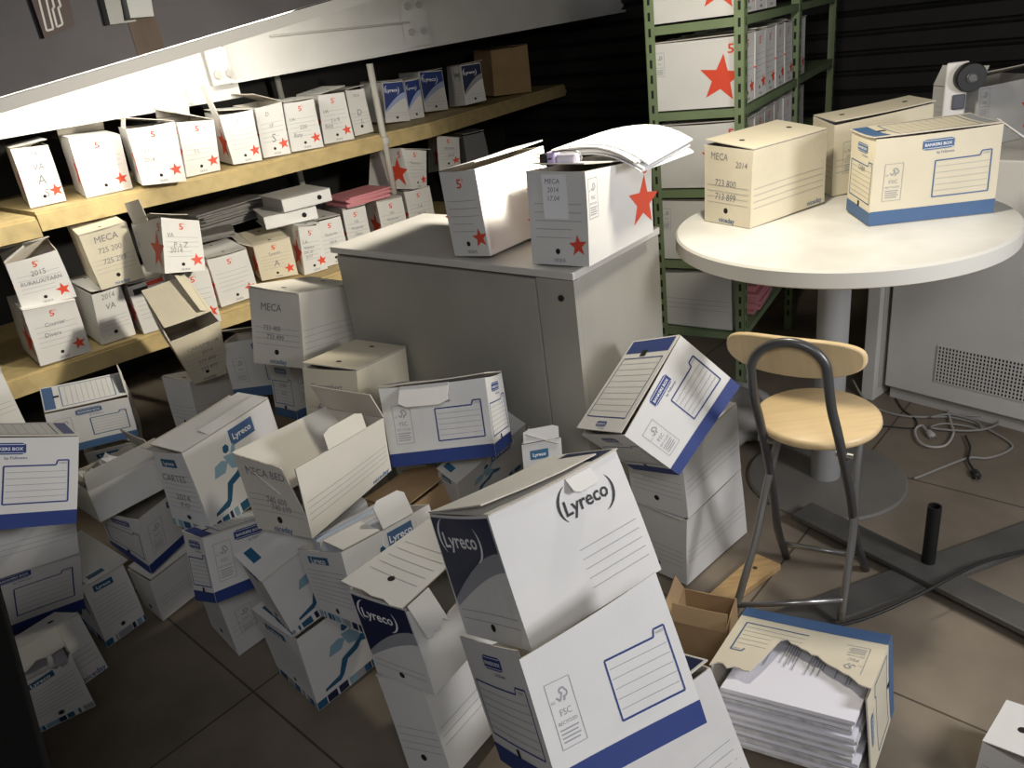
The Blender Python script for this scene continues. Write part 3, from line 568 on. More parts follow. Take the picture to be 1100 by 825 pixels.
 'P30': ((-1.638,2.869,0.232), ((0.9358,-0.2966,0.1908),(0.3504,0.8432,-0.4076),(-0.04,0.4483,0.893)), (0.177,0.33,0.242), {'frt':(0,-0.002,-0.002),'frb':(0,0.002,0.002)}),
 'P31': ((-1.225,2.065,0.475), ((0.74,0.67,0),(-0.67,0.74,0),(0,0,1)), (0.17,0.22,0.11), {}),
 'P32': ((-1.191,2.167,0.272), ((0.8486,0.4931,0.1918),(-0.4505,0.8634,-0.2271),(-0.2775,0.1063,0.9548)), (0.162,0.297,0.205), {'flt':(0.01,-0.008,-0.015),'frt':(-0.005,0.006,0.01),'frb':(0.005,-0.006,-0.01),'flb':(-0.01,0.008,0.014),'blt':(0.005,-0.004,-0.007),'brt':(-0.003,0.003,0.005),'blb':(-0.005,0.004,0.007),'brb':(0.003,-0.003,-0.005)}),
 'P33': ((-1.179,2.188,0.026), ((0.7928,0.6026,0.0915),(-0.5848,0.7944,-0.1641),(-0.1716,0.0766,0.9822)), (0.118,0.288,0.196), {'frt':(-0.012,-0.017,-0.011),'frb':(-0.018,-0.016,-0.005),'flt':(-0.01,-0.018,-0.014),'blt':(-0.005,-0.009,-0.007),'brt':(-0.006,-0.009,-0.006),'flb':(-0.009,-0.008,-0.002),'brb':(-0.009,-0.008,-0.002)}),
 'P34': ((-1.442,2.107,0.012), ((0.6614,-0.7497,0.0211),(0.7499,0.6615,-0.0037),(-0.0112,0.0183,0.9998)), (0.136,0.329,0.243), {'flt':(-0.018,0.021,-0.001),'frt':(-0.02,0.018,-0.007),'frb':(-0.019,0.021,-0.001),'flb':(-0.02,0.018,-0.008),'blt':(-0.009,0.011,0),'brt':(-0.01,0.009,-0.004),'blb':(-0.01,0.009,-0.004),'brb':(-0.009,0.01,-0.001)}),
 'P35': ((-1.408,1.683,0.074), ((0.8549,0.4908,-0.1682),(-0.4597,0.8669,0.193),(0.2405,-0.0877,0.9667)), (0.127,0.265,0.193), {'frt':(0.001,0.001,0.002),'brt':(-0.003,-0.003,-0.004),'brb':(0.002,0.002,0.001),'blt':(-0.002,-0.002,-0.002)}),
 'P36': ((-1.303,1.562,0.152), ((0.7848,-0.6192,0.0245),(0.6194,0.7825,-0.0639),(0.0204,0.0653,0.9977)), (0.144,0.126,0.182), {'flt':(0,-0.004,-0.006),'frt':(0.001,0.004,0.006),'frb':(0,-0.004,-0.006),'flb':(0,0.004,0.006),'blt':(0,-0.002,-0.003),'brt':(0,0.002,0.003),'blb':(0,0.002,0.003),'brb':(0,-0.002,-0.003)}),
 'P37': ((-0.814,1.77,0.28), ((0.7342,0.6789,0.0097),(-0.6499,0.6986,0.2993),(0.1965,-0.226,0.9541)), (0.119,0.259,0.183), {'frt':(-0.005,0,0.023),'frb':(0,0.004,0.025),'brt':(-0.004,-0.001,0.018),'brb':(-0.003,0.001,0.021),'flt':(-0.003,0.002,0.023),'blt':(-0.002,0.001,0.018),'flb':(0,0.002,0.012),'blb':(-0.001,0.001,0.011)}),
 'P38': ((-0.869,1.995,0.027), ((0.6598,0.7456,0.0936),(-0.7251,0.6645,-0.1808),(-0.197,0.0514,0.9791)), (0.165,0.333,0.247), {}),
 'P39': ((-0.571,1.709,0.31), ((0.6624,0.7481,-0.0393),(-0.7344,0.6381,-0.2313),(-0.148,0.182,0.9721)), (0.129,0.321,0.237), {}),
 'P40': ((-0.59,1.751,0.022), ((0.69,0.7231,-0.0326),(-0.7238,0.6895,-0.0257),(0.0039,0.0413,0.9991)), (0.217,0.339,0.252), {'flt':(-0.001,-0.003,-0.003),'frt':(0,0.003,0.003),'frb':(-0.001,-0.003,-0.003),'flb':(0,0.003,0.004),'blt':(0,-0.002,-0.002),'brt':(0,0.001,0.002),'blb':(0,0.006,0.008)}),
 'C1': ((0.048,2.32,1.027), ((0.7562,0.6525,-0.0483),(-0.6501,0.7577,0.057),(0.0738,-0.0117,0.9972)), (0.141,0.334,0.248), {}),
 'C2': ((0.286,2.12,1.021), ((0.7524,0.658,0.0308),(-0.6587,0.7512,0.0426),(0.0049,-0.0523,0.9986)), (0.188,0.341,0.239), {'flt':(-0.002,0,0.004),'frt':(0,0.002,0.003),'frb':(-0.001,-0.002,-0.002),'flb':(0.002,-0.002,-0.006),'brt':(0.004,-0.003,-0.011),'brb':(-0.003,0.004,0.013),'blt':(0.001,-0.004,-0.01),'blb':(0,0.005,0.008)}),
 'T1': ((0.889,2.452,0.971), ((0.4819,0.8762,0.0056),(-0.8756,0.4818,-0.0351),(-0.0334,0.012,0.9994)), (0.196,0.336,0.237), {'frt':(0.002,0.004,0),'frb':(-0.003,-0.004,0.002),'flb':(0.001,-0.003,-0.004),'brt':(0.001,-0.002,-0.003),'brb':(0,0.004,0.005),'blt':(-0.001,-0.005,-0.003),'blb':(0.003,0.005,-0.001)}),
 'T2': ((1.308,2.61,0.982), ((0.0438,0.9974,-0.0574),(-0.9961,0.0391,-0.0792),(-0.0768,0.0606,0.9952)), (0.153,0.333,0.239), {'frt':(0.001,0.001,-0.002),'frb':(-0.001,-0.001,0.002)}),
 'T3': ((1.258,2.211,0.971), ((-0.1018,0.9947,-0.0115),(-0.9944,-0.1021,-0.0281),(-0.0291,0.0086,0.9995)), (0.185,0.339,0.245), {'frt':(0,0.003,-0.001),'brb':(0,0.002,-0.001),'frb':(0,-0.003,0.001),'flt':(0.001,-0.001,-0.002),'flb':(-0.001,0,0.002),'blt':(0,-0.004,0),'blb':(0,0.005,0)}),
}
# ------------------------------------------------------------------ what each box looks like
G_UP, G_LOW, G_PILE, G_GREEN = 'boxes on the upper shelf of the long rack', 'boxes on the lower shelf of the long rack', 'boxes heaped on the floor', 'boxes on the green shelving'
ORD = ['first', 'second', 'third', 'fourth', 'fifth', 'sixth', 'seventh', 'eighth', 'ninth']
def jag(seed, n=60, a=.05):
    r = random.Random(seed); vals = [r.uniform(-a, a) for _ in range(n + 2)]
    return lambda u: vals[int(u * n)] * (1 - (u * n) % 1) + vals[int(u * n) + 1] * ((u * n) % 1)
_j1 = jag(3, 40, .035); _j2 = jag(5, 40, .04); _j3 = jag(8, 30, .03)
def lerp_pts(pts):
    def f(u):
        for (a, b), (c, d) in zip(pts, pts[1:]):
            if u <= c: return b + (d - b) * (u - a) / (c - a)
        return pts[-1][1]
    return f
_t17 = lerp_pts([(0, .86), (.1, .8), (.3, .62), (.45, .5), (.62, .42), (.68, .4), (.7, .97), (1, 1)])
_t7 = lerp_pts([(0, 1), (.76, .97), (.8, .82), (.88, .55), (.96, .34), (1, .3)])
_t36 = lerp_pts([(0, 1), (.3, .99), (.6, .98), (.72, .9), (.88, .84), (1, .98)])
_t12 = lerp_pts([(0, .95), (.2, .93), (.35, .72), (.7, .6), (.85, .8), (1, .96)])
SPEC = {
 'U1': ('star', 'white box marked VA A at the left end of the upper rack shelf', [('15/14', .45, .88, .03), ('VA', .55, .66, .042), ('A', .52, .44, .06), ('S', .55, .2, .05)], [('l', 6)], dict(nologo=1)),
 'U2': ('star', 'white star box beside the VA A box on the upper rack shelf', [('2014', .45, .82, .025)], [('l', -2), ('b', 55, dict(len=.3))], {}),
 'U3': ('star', 'white star box on the upper shelf, a grey flap raised over its left corner', [('2 b', .3, .6, .022), ('2014', .3, .44, .025)], [('r', 10), ('l', 75, dict(len=.4, span=(.4, .95)))], {}),
 'U4': ('star', 'white star box in the brightest part of the upper shelf with bent tan flaps', [('2', .7, .85, .025), ('S L', .4, .45, .025)], [('r', 14), ('b', 70, dict(len=.25))], {}),
 'U5': ('star', 'white star box under an upright tan flap on the upper shelf', [('C', .5, .84, .03)], [('r', 4), ('l', 100, dict(len=.9, span=(.55, .95)))], dict(nologo=1)),
 'U6': ('star', 'white box marked with a large S on the upper shelf', [('D', .4, .84, .03), ('1F', .5, .6, .03), ('S', .5, .36, .06)], [('r', 20)], dict(nologo=1)),
 'U7': ('star', 'white star box marked 220 Baty on the upper shelf', [('UA', .2, .66, .026), ('220', .5, .48, .03), ('Baty', .3, .33, .03)], [('b', .4)], {}),
 'U8': ('star', 'white star box marked J a K on the upper shelf', [('UA', .2, .66, .026), ('J a K', .5, .47, .03), ('Baty', .25, .36, .03)], [('l', 9)], {}),
 'U9': ('plain', 'narrow white box marked D just left of the rack pole', [('2016', .5, .88, .022), ('D', .5, .5, .05), ('L', .55, .3, .04)], [('l', 3)], {}),
 'UL1': ('navy', 'white box with navy corner print just right of the rack pole', [], [('b', .25)], dict(swoosh=M_BLUE)),
 'UL2': ('navy', 'narrow white navy-print box, second right of the rack pole', [], [('b', .25)], dict(swoosh=M_BLUE)),
 'UL3': ('navy', 'white navy-print box, third right of the rack pole and the tallest there', [], [('b', .25)], dict(swoosh=M_BLUE)),
 'UL4': ('navy', 'white box with black corner print beside the brown carton on the upper shelf', [], [('b', .25)], {}),
 'UK': ('kraft', 'brown carton in the dark far end of the upper shelf', [], [('l', 0, dict(len=.5)), ('r', 0, dict(len=.5))], {}),
 'L1b': ('star', 'white star box, bottom of the two stacked at the left end of the lower shelf', [('Courrier', .5, .68, .026), ('Divers', .4, .5, .028)], [('b', .25)], {}),
 'L1t': ('star', 'white star box marked 2015, top of the two stacked at the left end', [('2015', .5, .68, .034), ('RURAUX/TARN', .5, .5, .026)], [('b', 10, dict(len=.6)), ('l', 28, dict(len=.5))], {}),
 'L2b': ('plain', 'white box marked 2014 VA under the cream 725 200 box', [('2014', .5, .9, .036), ('VA', .5, .7, .04)], [('b', 1)], {}),
 'L2t': ('niceday', 'cream box marked MECA 725 200 on the lower rack shelf', [('MECA', .5, .86, .042), ('725 200', .5, .66, .034), ('725 299', .52, .46, .034)], [('l', 1.5)], {}),
 'L3b': ('star', 'white box with black and red label strips under the P a Z box', [('2015', .6, .66, .026), ('D', .6, .48, .036)], [('b', 1)], dict(nologo=1, strips=1)),
 'L3t': ('star', 'white star box marked VA P a Z 2014 with its flap standing up', [('VA', .2, .7, .026), ('P a Z', .45, .52, .032), ('2014', .32, .42, .03)], [('b', 8, dict(len=.85)), ('l', 105, dict(len=.55, span=(.1, .6)))], {}),
 'L4b': ('star', 'white star box mostly hidden behind the tilted cream box on the rack', [], [('b', 1)], {}),
 'L5': ('star', 'white star box with blank lines between the hidden box and the cream A box', [], [('b', .4)], {}),
 'L6': ('star', 'yellowed star box marked A under a loose cream flap', [('Seants', .5, .7, .028), ('A', .5, .42, .05)], [('l', .3), ('l', 150, dict(len=.4, art=False))], dict(base='cream')),
 'L7': ('star', 'white star box with four written lines right of the cream A box', [('2.A', .2, .68, .026), ('Nuance', .35, .56, .022), ('DA 20', .3, .46, .022), ('2017', .3, .36, .022)], [('b', .25)], {}),
 'L8': ('star', 'white star box below the white ring binders', [('Factures', .5, .68, .024), ('2016', .5, .5, .024)], [('b', 1)], {}),
 'L9': ('star', 'white star box right of the one below the ring binders', [('VA', .5, .7, .024), ('Nuances', .5, .56, .024), ('Dets', .5, .42, .024)], [('b', 1)], {}),
 'L10': ('star', 'white star box below the pink folders', [('VA', .5, .7, .024), ('Nuances', .5, .56, .024), ('Dets', .5, .42, .024)], [('b', .25)], {}),
 'L11': ('star', 'white star box right of the pink folders, behind the steel cabinet corner', [('2.A', .5, .6, .026), ('2014', .5, .42, .03)], [('b', .25)], {}),
 'L12': ('star', 'star box turned sideways behind the rack pole', [('Nuances', .5, .66, .024)], [('b', .25)], {}),
 'L13': ('star', 'star box standing right of the rack pole in the shade below the upper shelf', [('Bureau', .55, .64, .024), ('2015', .6, .4, .024)], [('b', .25)], {}),
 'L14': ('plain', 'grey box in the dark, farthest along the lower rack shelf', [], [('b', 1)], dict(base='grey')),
 'P1': ('niceday', 'cream box marked MECA on top of the tall pile before the steel cabinet', [('MECA', .42, .78, .036), ('733 400', .4, .5, .024), ('733 499', .45, .38, .024)], [('b', .3)], dict(base='ivory')),
 'P2a': ('bankold', 'white box with open faded blue lid behind the MECA box', [], [('l', 18)], {}),
 'P2b': ('bankold', 'blue-banded box standing end-on under the MECA box', [('CABA', .5, .6, .022), ('627', .5, .45, .022)], [('b', 1)], {}),
 'P3': ('niceday', 'cream box marked Camembert directly under the MECA box', [('Camembert', .42, .78, .026), ('633 200', .5, .5, .036)], [('r', 5)], {}),
 'P4': ('niceday', 'cream box tilted forward with flap open, marked CABAIMECA', [('CABAIMECA', .55, .72, .024), ('2014', .6, .58, .024), ('233 800', .55, .42, .026), ('233 899', .55, .26, .026)], [('b', 3, dict(len=.82)), ('r', 32, dict(len=.3, span=(.2, .95)))], {}),
 'P5': ('plain', 'dented white box under the forward-tilted cream box', [], [('b', .25)], {}),
 'P6': ('teal', 'tall white box with blue running figure, left of the gaping cream box', [('CARTES', .42, .68, .03), ('2014', .5, .44, .03), ('F.O', .5, .34, .024)], [('r', 4, dict(len=.86)), ('l', 172, dict(len=.32)), ('r', 14, dict(len=.3, span=(.3, .95), art=False))], {}),
 'P7': ('niceday', 'big cream box gaping open, its lid fallen inside', [('MECA BED', .45, .82, .03), ('740 600', .5, .45, .024), ('740 699', .55, .35, .024)], [('b', 68, dict(len=.27)), ('r', 82, dict(len=.24, span=(.34, .78), round=1, art=False)), ('l', -42, dict(len=.8, curl=10))], dict(toplines=1, base='ivory'), dict(f=lambda u: _t7(u) + .3 * _j3(u))),
 'P8': ('bank', 'white box with navy band leaning on the steel cabinet front', [], [('r', 4), ('l', 235, dict(len=.35, span=(.2, .66), round=1, swap=1))], {}),
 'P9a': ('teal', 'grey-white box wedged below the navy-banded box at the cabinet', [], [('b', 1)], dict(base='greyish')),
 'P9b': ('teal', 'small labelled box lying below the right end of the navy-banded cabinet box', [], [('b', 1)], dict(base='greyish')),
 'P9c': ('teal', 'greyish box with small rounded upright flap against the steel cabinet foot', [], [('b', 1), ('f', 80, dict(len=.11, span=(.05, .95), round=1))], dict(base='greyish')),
 'P11': ('teal', 'open white box full of blue-edged folders before the gaping cream box', [], [('r', 75, dict(len=.36, span=(.45, .8), round=1, lab=-1)), ('r', 12, dict(len=.4, span=(.02, .42)))], {}),
 'P12': ('navy', 'torn white box with ragged brown cardboard beside the big front box', [], [('b', 3, dict(rough=.012, twist=.1)), ('r', 246, dict(len=.42, span=(.02, .24), rough=.012, swap=1))], dict(swoosh=M_NIGHT, topart=False, toplines=1), dict(r=lambda u: _t12(1 - u) + _j2(u))),
 'P13': ('navy', 'large white box with black corner print on top of the front stack', [], [('l', .2), ('r', 236, dict(len=.17, span=(.56, .76), round=1, swap=1)), ('l', 3.5, dict(len=.93, span=(.12, 1), rough=.006, art=False))], {}),
 'P14': ('bank', 'white box with navy band under the topmost front box', [], [], dict(nologo=1), dict(r=lambda u: .94 + .15 * u, b=lambda u: .85, l=lambda u: .85)),
 'P15': ('plain', 'white box with grey worn end under the torn box', [], [('b', .25)], {}),
 'P16': ('navy', 'plain white box side at the bottom middle below the navy-banded one', [], [('l', 4)], dict(noart=1)),
 'P17': ('bankold', 'cream box on its side, torn open and spilling papers', [], [], dict(base='cream'), dict(r=lambda u: _t17(u) + _j1(u))),
 'P19': ('bank', 'white box with navy band tipped over on the stack by the stool', [], [('b', 1)], dict(patchback=1)),
 'P20': ('plain', 'white box directly under the tipped box by the stool', [], [('b', .25)], {}),
 'P22': ('plain', 'white box at the bottom of the stack by the stool', [], [('b', .25)], {}),
 'P25': ('bank', 'white box with purple-blue lid corner, topmost of the left edge stack', [], [('b', .25)], {}),
 'P26': ('plain', 'white lined box in the middle of the left edge stack', [], [('b', .25)], {}),
 'P27': ('bank', 'shaded white box with framed lines at the bottom of the left edge stack', [], [('b', .25)], {}),
 'P28': ('bankold', 'white box with sagging lid and pale blue end under the lower rack shelf', [], [('l', 5), ('b', 80, dict(len=.15))], {}),
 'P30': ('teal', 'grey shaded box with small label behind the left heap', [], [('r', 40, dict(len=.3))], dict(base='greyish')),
 'P31': ('blank', 'open white box holding crumpled papers in the left heap', [], [('b', 70, dict(len=.3)), ('r', 110, dict(len=.4))], {}),
 'P32': ('bank', 'white box with dark gaping top and framed lines in the left heap', [], [('b', 14, dict(len=.55, swap=1))], {}),
 'P33': ('plain', 'white lined box on the floor under the dark gaping one', [], [('b', .25)], {}),
 'P34': ('teal', 'white box with label and striped foot on the floor at far left', [], [('b', .25)], {}),
 'P35': ('niceday', 'white lined box on the floor behind the torn front-left one', [], [('b', .25)], dict(base='white')),
 'P36': ('teal', 'white box with torn brown top at the lower left corner', [], [('b', 5, dict(len=.78, rough=.015))], {}, dict(f=lambda u: _t36(u) + _j3(u))),
 'P37': ('bank', 'white navy-banded box under the box with the running figure', [], [('b', 1)], {}),
 'P38': ('plain', 'narrow white box on the floor under the navy-banded one in the middle', [], [('b', 8)], dict(fsc=1)),
 'P39': ('teal', 'white box with blue leg print, upper of the two before the dark floor gap', [], [('b', .25)], {}),
 'P40': ('teal', 'white box with whole blue jumping figure standing on the dark floor', [], [('b', 1)], {}),
 'C1': ('star', 'white star box with raised lid, left of the two on the steel cabinet', [], [('l', 6)], {}),
 'C2': ('star', 'white star box with taped note, right of the two on the steel cabinet', [], [('b', 3, dict(curl=4))], dict(note=1)),
 'T1': ('niceday', 'cream box marked MECA 723 800 on the round table', [('MECA', .32, .88, .03), ('2014', .78, .8, .026), ('723 800', .45, .54, .03), ('713 899', .45, .36, .03)], [('r', 4)], {}),
 'T2': ('plain', 'cream box with raised lid standing behind the MECA box on the round table', [], [('l', 2.5)], dict(base='cream', fsc=1)),
 'T3': ('bankold', 'cream box with blue foot band at the front of the round table', [('CABA', .5, .62, .022)], [('b', .25)], dict(base='cream')),
}
# ------------------------------------------------------------------ boxes
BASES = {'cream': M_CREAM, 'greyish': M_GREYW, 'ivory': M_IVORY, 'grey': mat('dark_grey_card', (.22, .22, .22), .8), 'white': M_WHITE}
BOX = {}
for i, (k, sp) in enumerate(SPEC.items()):
    t, R, (W, D, H), off = POSE[k]
    kind, label, txt, lids, opt = sp[:5]; torn = sp[5] if len(sp) > 5 else None
    grp = {'U': G_UP, 'L': G_LOW, 'P': G_PILE}.get(k[0])
    if k[0] == 'C': grp = 'boxes on the steel cabinet'
    if k[0] == 'T': grp = 'boxes on the round table'
    BOX[k] = archive_box('archive_box' if kind != 'kraft' else 'cardboard_carton', kind, t, Matrix(R), W, D, H, label, off, txt, lids, opt, seed=i * 13 + 5, group=grp, base=BASES.get(opt.get('base')), torn=torn)
def frame_yaw(a): return Matrix.Rotation(a, 3, 'Z')
def wpt(k, p):
    t, R, (W, D, H), off = POSE[k]
    return Vector(t) + Matrix(R) @ Vector(p)

# ------------------------------------------------------------------ room
dv, nv = Vector((.7071, .7071, 0)), Vector((.7071, -.7071, 0))
def room(name, m, mb=None, **k):
    o = mb.build(name, m); return tag(o, kind='structure')
def floor_mat():
    m = bpy.data.materials.new('floor_tiles'); m.use_nodes = True; nt = m.node_tree; b = nt.nodes['Principled BSDF']
    tc = nt.nodes.new('ShaderNodeTexCoord'); mp = nt.nodes.new('ShaderNodeMapping'); mp.inputs['Rotation'].default_value = (0, 0, R_(-45)); mp.inputs['Location'].default_value = (.402, .172, 0)
    nt.links.new(tc.outputs['Object'], mp.inputs['Vector'])
    br = nt.nodes.new('ShaderNodeTexBrick'); br.offset = 0; br.inputs['Scale'].default_value = 1
    br.inputs['Brick Width'].default_value = .98; br.inputs['Row Height'].default_value = .98; br.inputs['Mortar Size'].default_value = .0035; br.inputs['Mortar Smooth'].default_value = .2
    br.inputs['Color1'].default_value = (1, 1, 1, 1); br.inputs['Color2'].default_value = (.88, .88, .88, 1); br.inputs['Mortar'].default_value = (.3, .28, .26, 1)
    nt.links.new(mp.outputs['Vector'], br.inputs['Vector'])
    n = nt.nodes.new('ShaderNodeTexNoise'); n.inputs['Scale'].default_value = 3.5; n.inputs['Detail'].default_value = 8; nt.links.new(tc.outputs['Object'], n.inputs['Vector'])
    r = nt.nodes.new('ShaderNodeValToRGB'); r.color_ramp.elements[0].color = (.15, .123, .09, 1); r.color_ramp.elements[1].color = (.25, .207, .152, 1); r.color_ramp.elements[0].position = .3; r.color_ramp.elements[1].position = .7
    nt.links.new(n.outputs['Fac'], r.inputs['Fac'])
    mx = nt.nodes.new('ShaderNodeMix'); mx.data_type = 'RGBA'; mx.blend_type = 'MULTIPLY'; mx.inputs['Factor'].default_value = 1
    nt.links.new(r.outputs['Color'], mx.inputs['A']); nt.links.new(br.outputs['Color'], mx.inputs['B']); nt.links.new(mx.outputs['Result'], b.inputs['Base Color'])
    b.inputs['Roughness'].default_value = .6
    return m
mb = MB(); mb.box((-6, -1.2, -.05), (6, 9, 0)); room('floor', floor_mat(), mb)
M_DWALL = mat('dark_wall', (.025, .024, .023), .8, noise=.3, nscale=4)
M_SHUT = mat('dark_shutter', (.016, .0155, .015), .65, noise=.3, nscale=7)
def pw(d, n, z): return dv * d + nv * n + Vector((0, 0, z))
mb = MB(); mb.box((-1.5, -5.0, 0), (5.1, -4.75, 2.75), fn=lambda v: pw(v.x, v.y, v.z)); room('wall_left', M_DWALL, mb)
mb = MB(); vs = []; fs = []; z = 0.; prof = []
while z < 2.75:
    prof += [(0, z), (.02, z + .012), (.02, z + .085), (0, z + .097)]; z += .11
for n_ in (-4.75, 2.5): vs += [pw(5.1 - a, n_, zz) for a, zz in prof]
N = len(prof); fs = [(i, i + 1, N + i + 1, N + i) for i in range(N - 1)]
mb.add(vs, fs); mb.box((5.1, -5, 0), (5.2, 2.5, 2.75), fn=lambda v: pw(v.x, v.y, v.z)); room('wall_back', M_SHUT, mb)
mb = MB(); mb.box((-6, -1.2, 2.75), (6, 9, 2.8)); room('ceiling', mat('dark_ceiling', (.05, .05, .05), .9), mb)

# white steel beam over the rack, with bolt plates
M_STEELW = mat('white_painted_steel', (.60, .59, .56), .5, noise=.08, nscale=5)
M_BOLT = mat('bolt', (.5, .49, .46), .45, metal=.3)
mb = MB()
def bx(d0, d1, n0, n1, z0, z1, mi=0, sl=0): mb.box((d0, n0, z0), (d1, n1, z1), mi, fn=lambda v: pw(v.x, v.y, v.z + sl * (v.x - 2.3)))
bx(.6, 2.34, -4.13, -4.1, 1.462, 2.5); bx(.6, 2.34, -4.15, -4.07, 1.452, 1.466)
nb = Vector((.53, -.848, 0)); cb_ = nb.dot(Vector((-1.274, 4.524, 0)))
e0, e1 = at_pl(248, 90, nb, cb_), at_pl(740, 0, nb, cb_); db = (e1 - e0); e1 = e1 + db * .06; db = (e1 - e0)
def seg(o0, o1, h0, h1, mi=0):
    v = [e0 + nb * o0, e1 + nb * o0, e1 + nb * o1, e0 + nb * o1]
    mb.add([p + Vector((0, 0, h0)) for p in v] + [p + Vector((0, 0, h1)) for p in v], [(0, 3, 2, 1), (4, 5, 6, 7), (0, 1, 5, 4), (1, 2, 6, 5), (2, 3, 7, 6), (3, 0, 4, 7)], mi)
seg(-.03, 0, .01, 1.1); seg(-.05, .035, 0, .014)
pq = at_pl(446, 24, nb, cb_ + .012); ub = db.copy(); ub.z = 0; ub.normalize()
for a_, b_, c_, d_ in ((-.09, .09, -.13, .2),):
    v = [pq + ub * a_, pq + ub * b_]
    mb.add([v[0] + Vector((0, 0, c_)), v[1] + Vector((0, 0, c_)), v[1] + Vector((0, 0, d_)), v[0] + Vector((0, 0, d_))], [(0, 1, 2, 3)], 0)
for dx in (-.04, .04):
    for dz in (-.05, .09):
        p = pq + ub * dx + Vector((0, 0, dz)); mb.tube([p, p + nb * .02], .02, 6, 1)
for d_, zc in ((2.24, 1.66),):
    bx(d_ - .07, d_ + .05, -4.06, -4.045, zc - .13, zc + .14)
    for dx in (-.04, .03):
        for dz in (-.08, .07):
            p = pw(d_ + dx, -4.045, zc + dz)
            mb.tube([p, p + nv * .018], .022, 6, 1)
mb.tube([at_pl(290, 39, nb, cb_ + .02), at_pl(440, 24, nb, cb_ + .02)], .006, 6, 1)
room('trim_1', [M_STEELW, M_BOLT], mb)
# dark sloping bulkhead in front of the beam, with pale lip, its colour lightened to show it lit
M_BULK = mat('bulkhead_grey', (.068, .063, .067), .7, noise=.25, nscale=3)
M_LIP_LIT = mat('lit_bulkhead_lip', (.42, .41, .39), .6)
M_BROWN = mat('brown_timber', (.075, .05, .033), .7, noise=.3, nscale=12, stretch=(1, 1, .2))
mb = MB(); n0 = -3.4
zl = lambda d: 1.621 + (d - .985) * .1426
for d0, d1 in ((-1.2, 6.),):
    q = lambda d, n, z: pw(d, n, zl(d) + z)
    mb.add([q(d0, n0, 0), q(d1, n0, 0), q(d1, n0, 1.3), q(d0, n0, 1.3), q(d0, n0 - .06, 0), q(d1, n0 - .06, 0), q(d1, n0 - .06, 1.3), q(d0, n0 - .06, 1.3)], [(0, 1, 2, 3), (7, 6, 5, 4), (4, 5, 1, 0), (3, 2, 6, 7), (0, 3, 7, 4), (1, 5, 6, 2)], 0)
    mb.add([q(d0, n0 + .004, -.045), q(d1, n0 + .004, -.07), q(d1, n0 + .004, -.006), q(d0, n0 + .004, -.006), q(d0, n0 - .1, -.045), q(d1, n0 - .1, -.07), q(d1, n0 - .1, -.006), q(d0, n0 - .1, -.006)], [(0, 1, 2, 3), (7, 6, 5, 4), (4, 5, 1, 0), (3, 2, 6, 7), (0, 3, 7, 4), (1, 5, 6, 2)], 1)
pa = at_pl(160, 56, nv, n0); dd = pa.dot(dv)
mb.add([q(dd - .05, n0 + .003, .0), q(dd + .07, n0 + .003, .0), q(dd + .07, n0 + .003, 1.2), q(dd - .05, n0 + .003, 1.2)], [(0, 1, 2, 3)], 2)
room('trim_2', [M_BULK, M_LIP_LIT, M_BROWN], mb)
# sign on the bulkhead: broken dark plate with outlined strokes
def on_bulk(pts, off=.0): return [at_pl(x, y, nv, n0) + nv * off for x, y in pts]
root = empty('hanging_sign', at_pl(52, 20, nv, n0 + .02), 'dark brown sign with pale outlined letter strokes at the upper left corner', 'sign')
def slab(name, px, o0, o1, m, parent=None, z=None):
    a = on_bulk(px, o0); b = on_bulk(px, o1); n = len(a)
    base = parent.location if parent is not None else Vector((0, 0, 0))
    vs = [v - base for v in a + b]
    return link(name, vs, [tuple(range(n - 1, -1, -1)), tuple(range(n, 2 * n))] + [(i, (i + 1) % n, n + (i + 1) % n, n + i) for i in range(n)], m, parent)
M_SIGN = mat('sign_brown', (.035, .018, .014), .6)
M_SIGNL = mat('sign_outline', (.42, .40, .37), .6)
slab('sign_plate', [(25, -16), (45, 42), (52, 40), (76, 29), (77, 26), (66, -22)], .004, .03, M_SIGN, root)
mb2 = MB()
def stroke(pts, w=2.2):
    for (x0, y0), (x1, y1) in zip(pts, pts[1:]):
        dx, dy = x1 - x0, y1 - y0; L = math.hypot(dx, dy); nx, ny = -dy / L * w / 2, dx / L * w / 2
        vs = on_bulk([(x0 - nx, y0 - ny), (x1 - nx, y1 - ny), (x1 + nx, y1 + ny), (x0 + nx, y0 + ny)], .032)
        mb2.add([v - root.location for v in vs], [(0, 1, 2, 3)])
stroke([(36, -10), (41, 10), (47, 34), (54, 32), (49, 12), (44, -10)]); stroke([(50, -10), (55, 9), (53, 10), (58, 30), (64, 27), (59, 9), (62, 8), (56, -10)])
mb2.build('letter_outline', M_SIGNL, root)
root = empty('lamp_fitting', at_pl(130, 12, nv, n0 + .03), 'grey metal light fitting on the dark bulkhead beside a brown timber strip', 'lamp fitting')
M_FIT = mat('fitting_grey', (.22, .22, .2), .5)
slab('housing', [(103, -12), (113, 28), (128, 26), (121, -15)], .004, .05, M_FIT, root)
slab('cover', [(121, -16), (130, 22), (155, 20), (148, -20)], .004, .09, mat('fitting_light', (.33, .33, .32), .5), root)
slab('clip', [(128, 24), (129, 26), (142, 24), (141, 22)], .004, .04, M_FIT, root)

